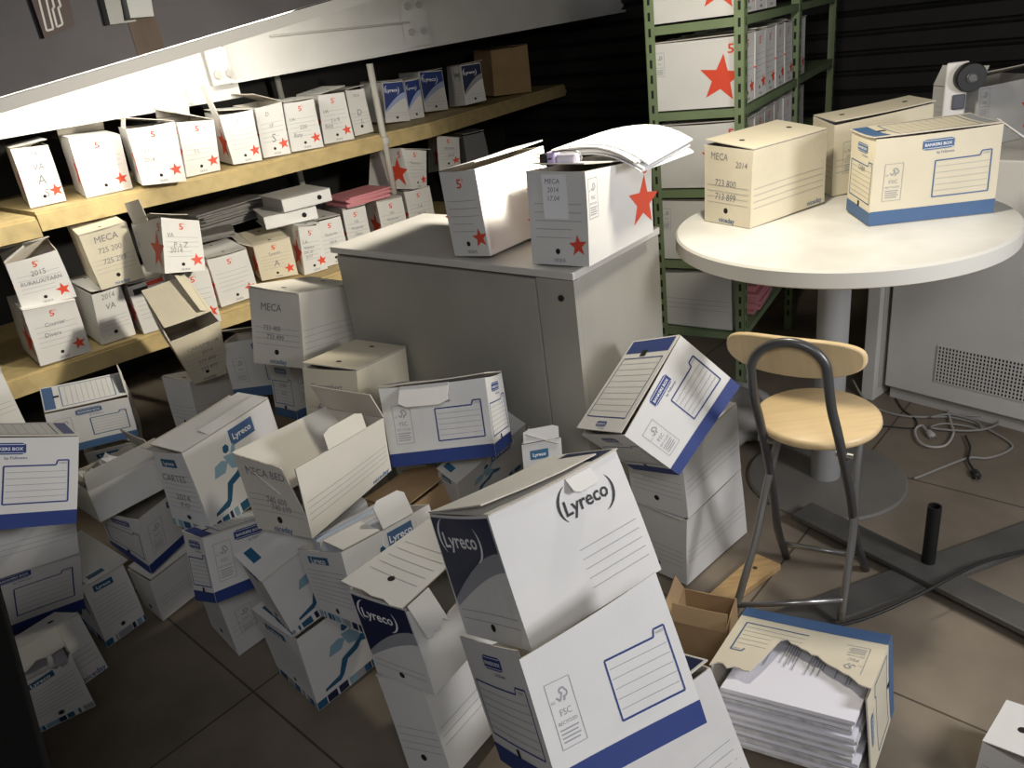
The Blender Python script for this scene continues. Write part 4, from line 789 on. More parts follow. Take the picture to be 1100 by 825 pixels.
# ------------------------------------------------------------------ long rack on the left
M_WOOD = mat('yellow_shelf_wood', (.56, .43, .20), .6, noise=.22, nscale=14, stretch=(1, 1, 1))
M_WOODL = mat('shelf_label_strip', (.55, .45, .2), .6)
M_POLE = mat('pole_white', (.55, .53, .47), .5)
rack = empty('storage_rack', pw(1.3, -4.2, 0), 'long rack with yellow wooden shelves and pale round poles along the left wall', 'rack')
rl = rack.location
def board(name, front, z, back, th=.03, lipdrop=.055):
    mb = MB(); P = [Vector((p.x, p.y)) for p in front]
    bk = [Vector((p.x, p.y)) + Vector((nv.x, nv.y)) * (back - Vector((p.x, p.y)).dot(Vector((nv.x, nv.y)))) for p in front]
    n = len(P)
    for i in range(n - 1):
        a, b, c, d = P[i], P[i + 1], bk[i + 1], bk[i]
        mb.add([Vector((*p, zz)) - rl for zz in (z - th, z) for p in (a, b, c, d)], [(0, 3, 2, 1), (4, 5, 6, 7), (0, 1, 5, 4), (1, 2, 6, 5), (2, 3, 7, 6), (3, 0, 4, 7)], 0)
        ia, ib = a + (d - a).normalized() * .02, b + (c - b).normalized() * .02; oa, ob = a - (d - a).normalized() * .012, b - (c - b).normalized() * .012
        mb.add([Vector((*p, zz)) - rl for zz in (z - th - lipdrop, z - .012) for p in (oa, ob, ib, ia)], [(0, 3, 2, 1), (4, 5, 6, 7), (0, 1, 5, 4), (1, 2, 6, 5), (2, 3, 7, 6), (3, 0, 4, 7)], 0)
    return mb.build(name, M_WOOD, rack)
zu = 1.148
board('shelf_board', [at_z(-140, 272, zu), at_z(0, 240, zu), at_z(37, 232, zu)], zu - .004, -4.7)
board('shelf_board', [at_z(37, 228, zu), at_z(249, 182, zu), at_z(408, 144.5, zu)], zu, -4.7)
board('shelf_board', [at_z(409, 143.5, zu), at_z(460, 132, zu), at_z(610, 89, zu), at_z(622, 85, zu)], zu, -4.72)
zlw = .527
board('shelf_board', [at_z(-120, 452, zlw), at_z(43, 397, zlw), at_z(150, 362, zlw), at_z(279, 321, zlw), at_z(345, 298, zlw)] + [at_z(470, 254, zlw), at_z(560, 222, zlw)], zlw, -4.7)
for (px, py), c in (((397, 69), -3.7), ((612, 38), -4.05), ((299, 90), -4.55), ((248, 480), -3.6)):
    p = at_pl(px, py, nv, c); top = 1.525 if c != -3.6 else .44; bot = .80 if c == -3.7 else 0
    mb = MB(); mb.tube([Vector((p.x, p.y, bot)) - rl, Vector((p.x, p.y, top)) - rl], .019, 12); o = mb.build('pole', M_POLE, rack, True)
p = at_pl(397, 69, nv, -3.7); mb = MB(); mb.lathe([(.02, -.02), (.032, -.018), (.032, .018), (.02, .02)], Vector((p.x, p.y, 1.11)) - rl, 16); mb.build('pole_clamp', M_POLE, rack)

# things lying on the lower shelf
M_DKPAP = mat('grey_old_paper', (.26, .25, .235), .85, noise=.25, nscale=20, stretch=(1, 1, 8))
M_SPINE = mat('binder_white', (.7, .69, .66), .5)
def stack(name, c, yaw, w, d, h, n, m, label, cat, seed=1, group=None, jit=.012, droop=None, mats=None):
    r = random.Random(seed); mb = MB(); z = 0
    for k in range(n):
        th = h / n; a = r.uniform(-.05, .05); ox, oy = r.uniform(-jit, jit), r.uniform(-jit, jit)
        def fn(v, a=a, ox=ox, oy=oy):
            q = Vector((v.x * math.cos(a) - v.y * math.sin(a) + ox, v.x * math.sin(a) + v.y * math.cos(a) + oy, v.z))
            if droop: q.z += droop(q.x / w * 2, q.y / d * 2)
            return q
        N = 8
        vs = []
        for zz in (z, z + th * .96):
            for j in range(N + 1):
                for i in range(N + 1): vs.append(fn(Vector((-w / 2 + w * i / N, -d / 2 + d * j / N, zz))))
        M1 = (N + 1) ** 2; g = lambda i, j, t: t * M1 + j * (N + 1) + i
        fs = [(g(i, j, 1), g(i + 1, j, 1), g(i + 1, j + 1, 1), g(i, j + 1, 1)) for i in range(N) for j in range(N)]
        fs += [(g(i, j, 0), g(i, j + 1, 0), g(i + 1, j + 1, 0), g(i + 1, j, 0)) for i in range(N) for j in range(N)]
        for i in range(N):
            fs += [(g(i, 0, 0), g(i + 1, 0, 0), g(i + 1, 0, 1), g(i, 0, 1)), (g(i + 1, N, 0), g(i, N, 0), g(i, N, 1), g(i + 1, N, 1)), (g(0, i + 1, 0), g(0, i, 0), g(0, i, 1), g(0, i + 1, 1)), (g(N, i, 0), g(N, i + 1, 0), g(N, i + 1, 1), g(N, i, 1))]
        mb.add(vs, fs, k % len(mats) if mats else 0); z += th
    o = mb.build(name, mats or m); o.location = c; o.rotation_euler = (0, 0, yaw)
    return tag(o, label, cat, group)
def binder(c, yaw, label, group, m=M_SPINE):
    r = empty('ring_binder', c, label, 'binder', group, frame_yaw(yaw))
    w, d, h = .285, .32, .07
    mb = MB(); mb.box((-w / 2, -d / 2, 0), (w / 2, -d / 2 + .004, h)); mb.box((-w / 2, -d / 2, 0), (w / 2, d / 2, .004)); mb.box((-w / 2, -d / 2, h - .004), (w / 2, d / 2, h))
    ob = mb.build('cover', m, r)
    mb = MB(); mb.lathe([(.013, 0), (.013, .003)], (0, 0, 0), 16)
    o = mb.build('finger_hole', M_HOLE, r); o.location = (w * .25, -d / 2 - .001, h / 2); o.rotation_euler = (R_(90), 0, 0)
    mb = MB()
    for k in range(9): mb.box((-w / 2 + .012, -d / 2 + .012 + .002 * (k % 3), .006 + k * .0063), (w / 2 - .006 * (k % 2), d / 2 - .01, .0115 + k * .0063))
    mb.build('pages', M_PAPER2, r)
zt = .795
b1 = at_z(306, 232, zt); y1 = R_(31)
binder((-1.05, 4.38, zt + .078), R_(36), 'white ring binder with finger hole, upper of two on the lower shelf boxes', 'ring binders on the lower shelf')
binder((-1.12, 4.36, zt + .004), R_(24), 'white ring binder, lower of two on the lower shelf boxes', 'ring binders on the lower shelf')
stack('folder_stack', (-.74, 4.64, zt + .005), R_(40), .3, .24, .05, 6, M_PINK, 'pink folders stacked on the lower shelf boxes', 'folders', 4)
stack('paper_stack', (-1.53, 4.60, .80), R_(50), .5, .34, .10, 12, M_DKPAP, 'greyish loose papers piled left of the ring binders', 'papers', 9, jit=.03)
stack('paper_stack', (-1.56, 4.2, .79), R_(20), .34, .22, .03, 4, M_DKPAP, 'dark papers lying on the boxes in front of the greyish pile', 'papers', 12, jit=.02)
# ------------------------------------------------------------------ steel cabinet
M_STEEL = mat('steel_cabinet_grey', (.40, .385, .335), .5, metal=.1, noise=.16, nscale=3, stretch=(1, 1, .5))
M_STEEL_LIT = mat('steel_cabinet_lit_top', (.62, .60, .55), .5, metal=.05, noise=.12, nscale=4)  # lighter copy of the body grey, light from above put into the colour
zc = 1.018
A_, B_, C_ = at_z(355, 265, zc), at_z(615, 293, zc), at_z(722, 245, zc)
u = (A_ - B_); LA = u.length; u.normalize(); w = (C_ - B_); LB = w.length
w = (w - u * w.dot(u)).normalized()
Rc = Matrix((-u, w, Vector((0, 0, 1)))).transposed()     # x: from A to B, y: backwards
cab = empty('steel_cabinet', Vector((A_.x, A_.y, 0)), 'grey steel cabinet standing between the box heap and the table', 'cabinet', None, Rc)
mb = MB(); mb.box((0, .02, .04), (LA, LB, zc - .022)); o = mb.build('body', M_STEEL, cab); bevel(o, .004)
mb = MB(); mb.box((-.003, -.003, zc - .022), (LA + .003, LB + .003, zc)); o = mb.build('top_panel', M_STEEL_LIT, cab); bevel(o, .003)
mb = MB(); mb.box((.02, -.0, .07), (LA - .13, .02, zc - .03)); o = mb.build('door', M_STEEL, cab); bevel(o, .003)
mb = MB(); mb.box((LA - .125, -.0, .05), (LA, .02, zc - .024)); o = mb.build('side_strip', M_STEEL, cab)
mb = MB(); mb.tube([(LA - .045, -.004, zc - .075), (LA - .045, .006, zc - .075)], .009, 12); mb.build('lock', M_HOLE, cab)
mb = MB(); mb.box((.03, .04, 0), (LA - .03, LB - .03, .04)); mb.build('plinth', M_STEEL, cab)

# papers and hole punch on the right cabinet box
t, R, (W, D, H), off = POSE['C2']
pc = wpt('C2', (.02, .125, H + .012))
def droop1(x, y): return .02 * (1 - y * y) - .018 * max(0, x) ** 2 + .012 * y
stack('paper_stack', pc, R_(-41), .29, .29, .028, 7, None, 'thick pile of white papers curling over the right cabinet box', 'papers', 21, jit=.012, droop=lambda x, y: .016 * (1 - x * x) - .03 * max(0, x) ** 2, mats=[M_PAPER, M_PAPER2])
M_LILAC = mat('lilac_plastic', (.56, .46, .72), .4)
M_CLEAR = mat('clear_plastic', (.72, .68, .78), .2)
pp = wpt('C2', (-.035, -D / 2 + .035, H + .012))
rt = empty('hole_punch', pp, 'lilac and clear plastic punch with wire handle on the right cabinet box', 'hole punch', None, Matrix(R) @ Matrix.Rotation(R_(3), 3, 'Z'))
mb = MB(); mb.prism([(.0, -.016), (.026, -.016), (.026, .016), (0, .016)], 0, .034); o = mb.build('grip', M_LILAC, rt); bevel(o, .006, 3)
mb = MB(); mb.prism([(-.024, -.015), (-.001, -.015), (-.001, .015), (-.024, .015)], 0, .03); o = mb.build('end_cap', M_BLACK, rt); bevel(o, .005, 3)
mb = MB(); mb.lathe([(.005, 0), (.005, .003)], (.012, -.0172, .016), 12); 
o = mb.build('button', M_HOLE, rt); o.rotation_euler = (0, 0, 0)
mb = MB(); mb.box((.027, -.014, .002), (.085, .014, .028)); o = mb.build('clear_body', M_CLEAR, rt); bevel(o, .006, 3)
mb = MB(); mb.tube([(.02, -.013, .034), (.06, -.014, .037), (.082, -.013, .036), (.094, -.006, .03), (.096, .002, .018), (.09, .004, .008)], .0025, 8); mb.build('wire_handle', mat('wire', (.4, .4, .4), .3, metal=.8), rt, True)

# ------------------------------------------------------------------ round table
M_TABLE = mat('table_white', (.80, .79, .74), .42, noise=.13, nscale=3.2, dark=(.60, .58, .52))
M_TEDGE = mat('table_edge', (.68, .66, .58), .5)
M_COLUMN = mat('column_grey', (.40, .40, .39), .45, metal=.2)
M_DISK = mat('disk_grey', (.20, .19, .17), .55, metal=.2, noise=.2, nscale=5)
tab = empty('round_table', (1.075, 2.32, 0), 'tall round table with white top on grey column and disk foot', 'table')
zt2 = .966
mb = MB(); n = 96
mb.lathe([(.470, zt2 - .05), (.476, zt2 - .046), (.476, zt2 - .006), (.470, zt2)], (-.04, -.08, 0), 96); 
o = mb.build('table_top', [M_TABLE, M_TEDGE], tab)
for p in o.data.polygons:
    if abs(p.normal.z) < .9: p.material_index = 1
smooth_by_angle(o, 35)
mb = MB(); mb.lathe([(.05, .012), (.05, zt2 - .06), (.1, zt2 - .055), (.1, zt2 - .05)], (0, 0, 0), 40); o = mb.build('column', M_COLUMN, tab); smooth_by_angle(o)
mb = MB(); mb.lathe([(.27, 0), (.27, .006), (.262, .012), (.06, .016)], (0, 0, 0), 72); o = mb.build('disk_foot', M_DISK, tab); smooth_by_angle(o)

# ------------------------------------------------------------------ folding stool
M_SEAT = mat('light_wood', (.72, .54, .29), .4, noise=.1, nscale=6, stretch=(1, 12, 1))
M_TUBE = mat('grey_tube', (.10, .10, .10), .35, metal=.5)
M_CHROME = mat('silver_tube', (.36, .355, .34), .28, metal=.85)
st = empty('folding_stool', (.78, 1.76, 0), 'folding stool with round light wood seat and grey tube frame at the table', 'stool')
so = st.location
zs = .6
sc_ = Vector((.785, 1.757, 0))
mb = MB(); mb.lathe([(.140, zs - .03), (.152, zs - .024), (.157, zs - .014), (.155, zs - .005), (.148, zs)], sc_ - so, 72); o = mb.build('seat', M_SEAT, st); smooth_by_angle(o, 50)
aL, aR = at_z(817, 455, .622), at_z(901, 471, .638)
fL, fR = at_z(845, 599, 0), at_z(930, 612, 0)
sL, sR = aL - fL, aR - fR
def bl(a, b, t): return a + (b - a) * t
tL, tR = at_z(807, 398, .80), at_z(889, 402, .81)
mid = (tL + tR) / 2; ha = (tL - tR) / 2; upv = Vector((-.08, -.06, .995))
arch = [tL] + [mid + ha * math.cos(th) + upv * (ha.length * .92 * math.sin(th)) for th in [math.pi * k / 14 for k in range(1, 14)]] + [tR]
kL = bl(fL, aL, .30) + Vector((-.012, -.008, 0)); kR = bl(fR, aR, .30) + Vector((-.012, -.008, 0))
def spl(pts, n=6):
    P = [Vector(p) for p in pts]; P = [P[0] * 2 - P[1]] + P + [P[-1] * 2 - P[-2]]; out = []
    for i in range(1, len(P) - 2):
        for k in range(n):
            t = k / n; a, b, c, d = P[i - 1], P[i], P[i + 1], P[i + 2]
            out.append(.5 * ((2 * b) + (c - a) * t + (2 * a - 5 * b + 4 * c - d) * t * t + (3 * b - a - 3 * c + d) * t ** 3))
    return out + [P[-2]]
fr1 = [fL, kL, bl(fL, aL, .62), aL, bl(aL, tL, .5) + Vector((-.006, -.004, 0))] + arch + [bl(aR, tR, .5) + Vector((-.006, -.004, 0)), aR, bl(fR, aR, .62), kR, fR]
mb = MB(); mb.tube([p - so for p in spl(fr1, 4)], .0115, 12); o = mb.build('back_frame', M_TUBE, st, True)
gL, gR = at_z(785, 672, 0), at_z(903, 667, .044)
hL, hR = at_z(843, 446, .575), at_z(928, 440, .575)
for g_, h_ in ((gL, hL), (gR, hR)):
    m1 = bl(g_, h_, .42) + Vector((.012, .008, 0)); m2 = bl(g_, h_, .25) + Vector((.008, .006, 0))
    mb = MB(); mb.tube([p - so for p in spl([g_, m2, m1, bl(g_, h_, .7), h_], 5)], .0105, 12); mb.build('front_leg', M_CHROME, st, True)
for a_, b_ in ((bl(gL, hL, .1), bl(gR, hR, .1)), (bl(fL, kL, .45), bl(fR, kR, .45))):
    mb = MB(); mb.tube([a_ - so, b_ - so], .008, 10); mb.build('stretcher', M_CHROME, st, True)
for q in (bl(fL, aL, .9), bl(fR, aR, .9)):
    mb = MB(); mb.tube([q - so + Vector((-.01, .01, 0)), q - so + Vector((.02, -.016, 0))], .007, 10); mb.build('hinge_bolt', M_CHROME, st)
# backrest: curved board held inside the arch
bc = mid + upv * .03; da = (at_z(916, 396, .82) - at_z(786, 371, .82)); da.z += .02; da.normalize(); fw = da.cross(upv).normalized()
if fw.y < 0: fw = -fw
vs = []; N = 28; Mh = 6
def bpt(s, hh, dep):
    z_ = .052 * (1 - abs(s) ** 3.2) ** .5 if abs(s) < 1 else 0.
    return bc + da * (.158 * s) + upv * (z_ * hh) + fw * (.016 + .0 * s + dep - .035 * s * s)
mb = MB(); ring = []
out = [(math.cos(2 * math.pi * k / 48), math.sin(2 * math.pi * k / 48)) for k in range(48)]
sg = lambda v, e: math.copysign(abs(v) ** e, v)
poly = [(sg(c, .75), sg(s, .75)) for c, s in out]
front = [bc + da * (.172 * x - .012) + upv * (.05 * y) + fw * (.013 + .03 * x * x) - so for x, y in poly]
back = [p + fw * .016 for p in front]
cf, cb = [], []
for t_ in (.6, .25):
    cf.append([bc + da * (.172 * x * t_ - .012) + upv * (.05 * y * t_) + fw * (.013 + .03 * (x * t_) ** 2) - so for x, y in poly]); cb.append([p + fw * .016 for p in cf[-1]])
cfc = bc - da * .012 + fw * .013 - so; cbc = cfc + fw * .016
allv = front + cf[0] + cf[1] + [cfc] + back + cb[0] + cb[1] + [cbc]; n = 48; B0 = 3 * n + 1
fs = []
for i in range(n):
    j = (i + 1) % n
    fs += [(i, j, n + j, n + i), (n + i, n + j, 2 * n + j, 2 * n + i), (2 * n + i, 2 * n + j, 3 * n)]
    fs += [(B0 + j, B0 + i, B0 + n + i, B0 + n + j), (B0 + n + j, B0 + n + i, B0 + 2 * n + i, B0 + 2 * n + j), (B0 + 2 * n + j, B0 + 2 * n + i, B0 + 3 * n)]
    fs += [(j, i, B0 + i, B0 + j)]
mb.add(allv, fs); o = mb.build('backrest', M_SEAT, st)
bm = bmesh.new(); bm.from_mesh(o.data); bmesh.ops.recalc_face_normals(bm, faces=bm.faces); bm.to_mesh(o.data); bm.free(); smooth_by_angle(o, 50); bevel(o, .004, 2)

# ------------------------------------------------------------------ white cooler, side panel
M_COOL = mat('cooler_white', (.68, .66, .61), .45, noise=.08, nscale=3)
M_COOLD = mat('cooler_grey', (.50, .485, .45), .5)
cx_, cy_ = Vector((.591, -.807, 0)), Vector((.807, .591, 0))
Rk = Matrix((cx_, cy_, Vector((0, 0, 1)))).transposed()
ck = empty('drinks_cooler', (1.547, 2.836, 0), 'white floor cooler with black mesh grille right of the table column', 'cooler', None, Rk)
mb = MB(); mb.box((0, 0, .06), (.9, .5, 1.0)); o = mb.build('body', M_COOL, ck); bevel(o, .006, 2)
mb = MB(); mb.box((.012, .03, 0), (.89, .48, .06)); mb.build('plinth', M_COOLD, ck)
c0 = cy_.dot(Vector((1.547, 2.836, 0)))
def on_cool(px, py):
    p = at_pl(px, py, cy_, c0) - Vector((1.547, 2.836, 0)); return p.dot(cx_), p.z
gx0, gz1 = on_cool(1009, 371); _, gz0 = on_cool(1007, 409); gx1 = gx0 + .42; 
mb = MB(); mb.box((gx0, -.002, gz0), (gx1, .001, gz1)); 
gp = mb.build('grille_panel', M_HOLE, ck)
mb = MB(); nx_ = 34; nz_ = 10
for k in range(nx_ + 1): mb.box((gx0 + (gx1 - gx0) * k / nx_ - .0025, -.006, gz0), (gx0 + (gx1 - gx0) * k / nx_ + .0025, -.002, gz1))
for k in range(nz_ + 1): mb.box((gx0, -.0055, gz0 + (gz1 - gz0) * k / nz_ - .0022), (gx1, -.0025, gz0 + (gz1 - gz0) * k / nz_ + .0022))
mb.build('grille_mesh', M_COOL, gp)
pn = empty('side_panel', Vector((1.490, 2.885, 0)), 'white upright panel standing left of the cooler', 'panel', None, Rk)
mb = MB(); mb.box((0, -.03, .0), (.052, .45, .9)); o = mb.build('board', M_COOL, pn); bevel(o, .003)
mb = MB(); mb.box((.0521, .0, .05), (.058, .4, .88)); mb.build('edge_strip', M_COOLD, pn)

# ------------------------------------------------------------------ parasol stand
M_IRON = mat('dark_iron', (.12, .115, .105), .5, metal=.3, noise=.3, nscale=9)
ps = empty('parasol_stand', (1.13, 1.79, 0), 'black iron cross stand with upright tube on the floor beside the stool', 'parasol stand')
po = ps.location
pc_ = Vector((1.13, 1.79, 0))
def bar(a, b, wd, z0, z1, name):
    a, b = Vector(a), Vector(b); d = (b - a); d.z = 0; d.normalize(); s_ = Vector((-d.y, d.x, 0)) * wd / 2
    mb = MB(); mb.prism([((a - s_ - po).x, (a - s_ - po).y), ((b - s_ - po).x, (b - s_ - po).y), ((b + s_ - po).x, (b + s_ - po).y), ((a + s_ - po).x, (a + s_ - po).y)], z0, z1)
    o = mb.build(name, M_IRON, ps); bevel(o, .003); return o
bar((.60, 1.601, 0), (1.72, 1.90, 0), .105, .012, .030, 'foot_bar')
bar((.90, 2.10, 0), (1.33, 1.36, 0), .10, .031, .049, 'foot_bar')
t0 = at_z(997, 603, .049)
pt = Vector((t0.x, t0.y, .049)) - po
zt3 = .30
for zz in [k * .01 for k in range(20, 45)]:
    pass
mb = MB(); r0 = .0185
segs = 24
prof = [(r0, 0), (r0, .152), (r0 - .003, .152), (r0 - .003, .02)]
vs = []; 
mb.lathe([(r0, 0), (r0, .195), (r0 - .004, .195), (r0 - .004, .01)], pt, 24); o = mb.build('tube', mat('black_tube', (.018, .018, .018), .4, metal=.3), ps); smooth_by_angle(o)

# ------------------------------------------------------------------ cables
M_CABLE = mat('grey_cable', (.30, .29, .26), .5)
M_PLUGW = mat('plug_white', (.45, .43, .40), .5)
M_BLK = mat('black_rubber', (.02, .02, .02), .5)
def cable(name, px, m, label, r=.0045, z=.006, plug=None, zs_=None):
    pts = [at_z(x, y, (zs_[i] if zs_ else z)) for i, (x, y) in enumerate(px)]
    o = pts[0].copy(); o.z = 0
    root = empty(name, o, label, 'cable')
    mb = MB(); mb.tube([p - o for p in spl(pts, 8)], r, 8); mb.build('cord', m, root, True)
    if plug:
        d = (pts[-1] - pts[-2]).normalized(); e = pts[-1] - o
        mb = MB(); mb.tube([e, e + d * .012, e + d * .04, e + d * .045], .012, 12, rads=[.007, .013, .014, .010]); mb.build('plug', plug, root, True)
        mb = MB(); s_ = Vector((-d.y, d.x, 0)) * .006
        for k in (-1, 1): mb.tube([e + d * .045 + s_ * k, e + d * .062 + s_ * k], .0022, 6)
        mb.build('pins', M_CHROME, root)
cable('power_cable', [(916, 408), (928, 428), (945, 440), (972, 447), (1000, 448), (1020, 448), (1045, 454), (1070, 466), (1087, 478), (1080, 486), (1060, 492), (1040, 492), (1010, 503), (990, 511), (982, 514)], M_CABLE, 'grey power cable trailing from the cooler to the table foot', zs_=[.06, .03] + [.006] * 13)
cable('power_cable', [(962, 428), (970, 440), (983, 450), (984, 458), (975, 460), (950, 458), (935, 460)], M_BLK, 'thin dark cable curving behind the stool seat', r=.003)
cable('power_cable', [(1018, 441), (1022, 455), (1024, 466), (1016, 478), (1000, 480), (987, 474), (983, 462), (990, 457), (996, 463)], M_PLUGW, 'pale coiled cable ending in a white plug before the cooler', r=.0045, z=.012, plug=M_PLUGW)
cable('power_cable', [(1000, 448), (1020, 445), (1048, 452), (1054, 462), (1040, 458), (1015, 455), (1000, 459), (1020, 462), (1052, 462), (1072, 455), (1065, 448), (1030, 446)], M_CABLE, 'tangled grey cable bundle before the cooler plinth', r=.004, z=.018)
cable('power_cable', [(1037, 468), (1042, 480), (1040, 494), (1046, 505)], M_BLK, 'short black cable ending in a black plug on the floor', r=.004, z=.012, plug=M_BLK)
cable('power_cable', [(880, 676), (930, 664), (985, 640), (1030, 616), (1060, 602), (1100, 592), (1130, 585)], M_BLK, 'black cable lying across the iron cross stand', r=.0045, zs_=[.05, .065, .085, .09, .08, .07, .05])

# ------------------------------------------------------------------ plank, kraft tray, papers in boxes
M_PLANK = mat('plank_wood', (.50, .33, .15), .55, noise=.25, nscale=10, stretch=(1, 8, 1))
q = [at_z(x, y, .022) for x, y in ((745, 652), (812, 594), (839, 606), (792, 640))]
o0 = Vector((q[0].x, q[0].y, 0)); pk = empty('wooden_plank', o0, 'short wooden board with a dark knot under the stack by the stool', 'board')
mb = MB(); mb.prism([((p - o0).x, (p - o0).y) for p in (q[0], q[3], q[2], q[1])], 0, .022); o = mb.build('board', M_PLANK, pk); bevel(o, .002)
kn = at_z(811, 610, .0222) - o0
mb = MB(); mb.lathe([(.007, 0), (.007, .0008)], kn, 14); mb.build('knot', M_BROWN, pk)
Rk2 = frame_yaw(R_(60))
kb = archive_box('cardboard_tray', 'kraft', (.425, 1.585, .002), frame_yaw(R_(-30)), .15, .14, .15, 'small open brown carton between the front stack and the stool', {}, (), [('f', 70, dict(len=.35)), ('l', 120, dict(len=.3))], {}, 77, detail=False)
archive_box('cardboard_carton', 'kraft', (-.335, 1.90, .31), frame_yaw(R_(-40)), .15, .22, .155, 'brown carton showing its edge behind the open box of folders', {}, (), [('l', 4)], {}, 78, detail=False)
# sheets inside the torn box by the stool
t, R, (W, D, H), off = POSE['P17']; R17 = Matrix(R)
M_PRINT = mat('printed_sheet', (.76, .75, .80), .7)
def sheets(name, k, lo, hi, n, label, axis, seed, m=None, lines=True):
    """n sheets filling the local box lo..hi of box k, stacked along the given local axis"""
    t, R, dims, off = POSE[k]; r = random.Random(seed); mb = MB()
    for i in range(n):
        a = list(lo); b = list(hi); th = (hi[axis] - lo[axis]) / n
        a[axis] = lo[axis] + th * i; b[axis] = a[axis] + th * .8
        for ax_ in range(3):
            if ax_ != axis: j = r.uniform(-.006, .006); a[ax_] += j; b[ax_] += j
        if n - i < 4:
            c_ = .0
        mb.box(a, b, 0 if i % 2 else 1)
    if lines:
        z = hi[axis] + .0006
        r2 = random.Random(seed + 1)
        for blk in range(4):
            u0 = lo[1] + .03 + blk * (hi[1] - lo[1]) * .22
            for L in range(6):
                uu = u0 + L * .0065; w0 = lo[2] + .03; w1 = w0 + r2.uniform(.06, .15)
                mb.add([(z, uu, w0), (z, uu + .0022, w0), (z, uu + .0022, w1), (z, uu, w1)], [(0, 1, 2, 3)], 2)
    o = mb.build(name, [m or M_PRINT, M_PAPER2, M_GREY])
    mm = Matrix(R).to_4x4(); mm.translation = Vector(t); o.matrix_world = mm
    return tag(o, label, 'papers')
sheets('paper_stack', 'P17', (-W / 2 + .022, -D / 2 + .022, .02), (W / 2 - .03, D / 2 - .035, H + .035), 14, 'stack of printed sheets spilling from the torn cream box', 0, 5)
t, R, (W, D, H), off = POSE['P11']
sheets('folder_stack', 'P11', (-W / 2 + .03, -D / 2 + .03, .01), (W / 2 - .045, D / 2 - .03, H + .006), 9, 'blue-edged plastic folders standing in the open labelled box', 0, 8, m=mat('pale_blue_plastic', (.50, .58, .68), .35), lines=False)
t, R, (W, D, H), off = POSE['P36']
sheets('paper_stack', 'P36', (-W / 2 + .012, -D / 2 + .02, .02), (W / 2 - .012, D / 2 - .03, H * .86), 8, 'papers inside the torn box at the lower left corner', 2, 18, lines=False)
t, R, (W, D, H), off = POSE['P31']
r = random.Random(4); mb = MB()
for k in range(7):
    c_ = Vector((r.uniform(-W * .22, W * .22), r.uniform(-D * .28, D * .28), H - .03 + r.uniform(-.01, .035)))
    pts = []
    n = 5; a, b = r.uniform(0, 6), r.uniform(.5, 1)
    for j in range(n):
        for i in range(n):
            x, y = (i / (n - 1) - .5) * .07, (j / (n - 1) - .5) * .045
            pts.append(c_ + Vector((x * math.cos(a) - y * math.sin(a), x * math.sin(a) + y * math.cos(a), r.uniform(-.014, .014) + x * b * .5)))
    mb.add(pts, [(j * n + i, j * n + i + 1, (j + 1) * n + i + 1, (j + 1) * n + i) for j in range(n - 1) for i in range(n - 1)])
o = mb.build('crumpled_papers', M_PAPER); mm = Matrix(R).to_4x4(); mm.translation = Vector(t); o.matrix_world = mm
tag(o, 'crumpled white papers inside the open box of the left heap', 'papers')

# ------------------------------------------------------------------ more of the heap at the edges
archive_box('archive_box', 'plain', at_z(37, 453, .44) + Vector((-.2, -.05, .0)), frame_yaw(R_(-46)), .2, .3, .23, 'white box with drooping flap at the far left edge of the heap', {}, (), [('r', 120, dict(len=.6)), ('b', 20, dict(len=.6))], {}, 91, group=G_PILE)
archive_box('archive_box', 'plain', (1.03, 1.04, 0), frame_yaw(R_(38)), .15, .3, .12, 'corner of a worn white box at the lower right edge', {}, (), [('b', 12)], {}, 92, group=G_PILE)

# ------------------------------------------------------------------ dark furniture corner beside the camera
e0_, e1_ = at_z(0, 640, .9), at_z(50, 825, .9)
dk = empty('dark_desk', Vector((e1_.x, e1_.y, 0)), 'black corner of a dark desk cut by the lower left picture edge', 'desk')
de = (e1_ - e0_).normalized(); dn = Vector((-de.y, de.x, 0)); dn = dn if dn.x < 0 else -dn
def dpt(a, b): p = e1_ + de * a + dn * b - dk.location; return (p.x, p.y)
M_DESK = mat('black_desk', (.004, .004, .004), .9, spec=.1)
mb = MB(); q_ = [dpt(-.75, 0), dpt(.25, 0), dpt(.25, .5), dpt(-.75, .5)]
ar = sum(a[0] * b[1] - b[0] * a[1] for a, b in zip(q_, q_[1:] + q_[:1]))
mb.prism(q_ if ar > 0 else q_[::-1], .87, .9); o = mb.build('desk_top', M_DESK, dk); bevel(o, .003)
for a_, b_ in ((-.5, .3), (.2, .3), (-.5, .45), (.2, .45)):
    x_, y_ = dpt(a_, b_); mb = MB(); mb.box((x_ - .02, y_ - .02, 0), (x_ + .02, y_ + .02, .87)); mb.build('leg', M_DESK, dk)

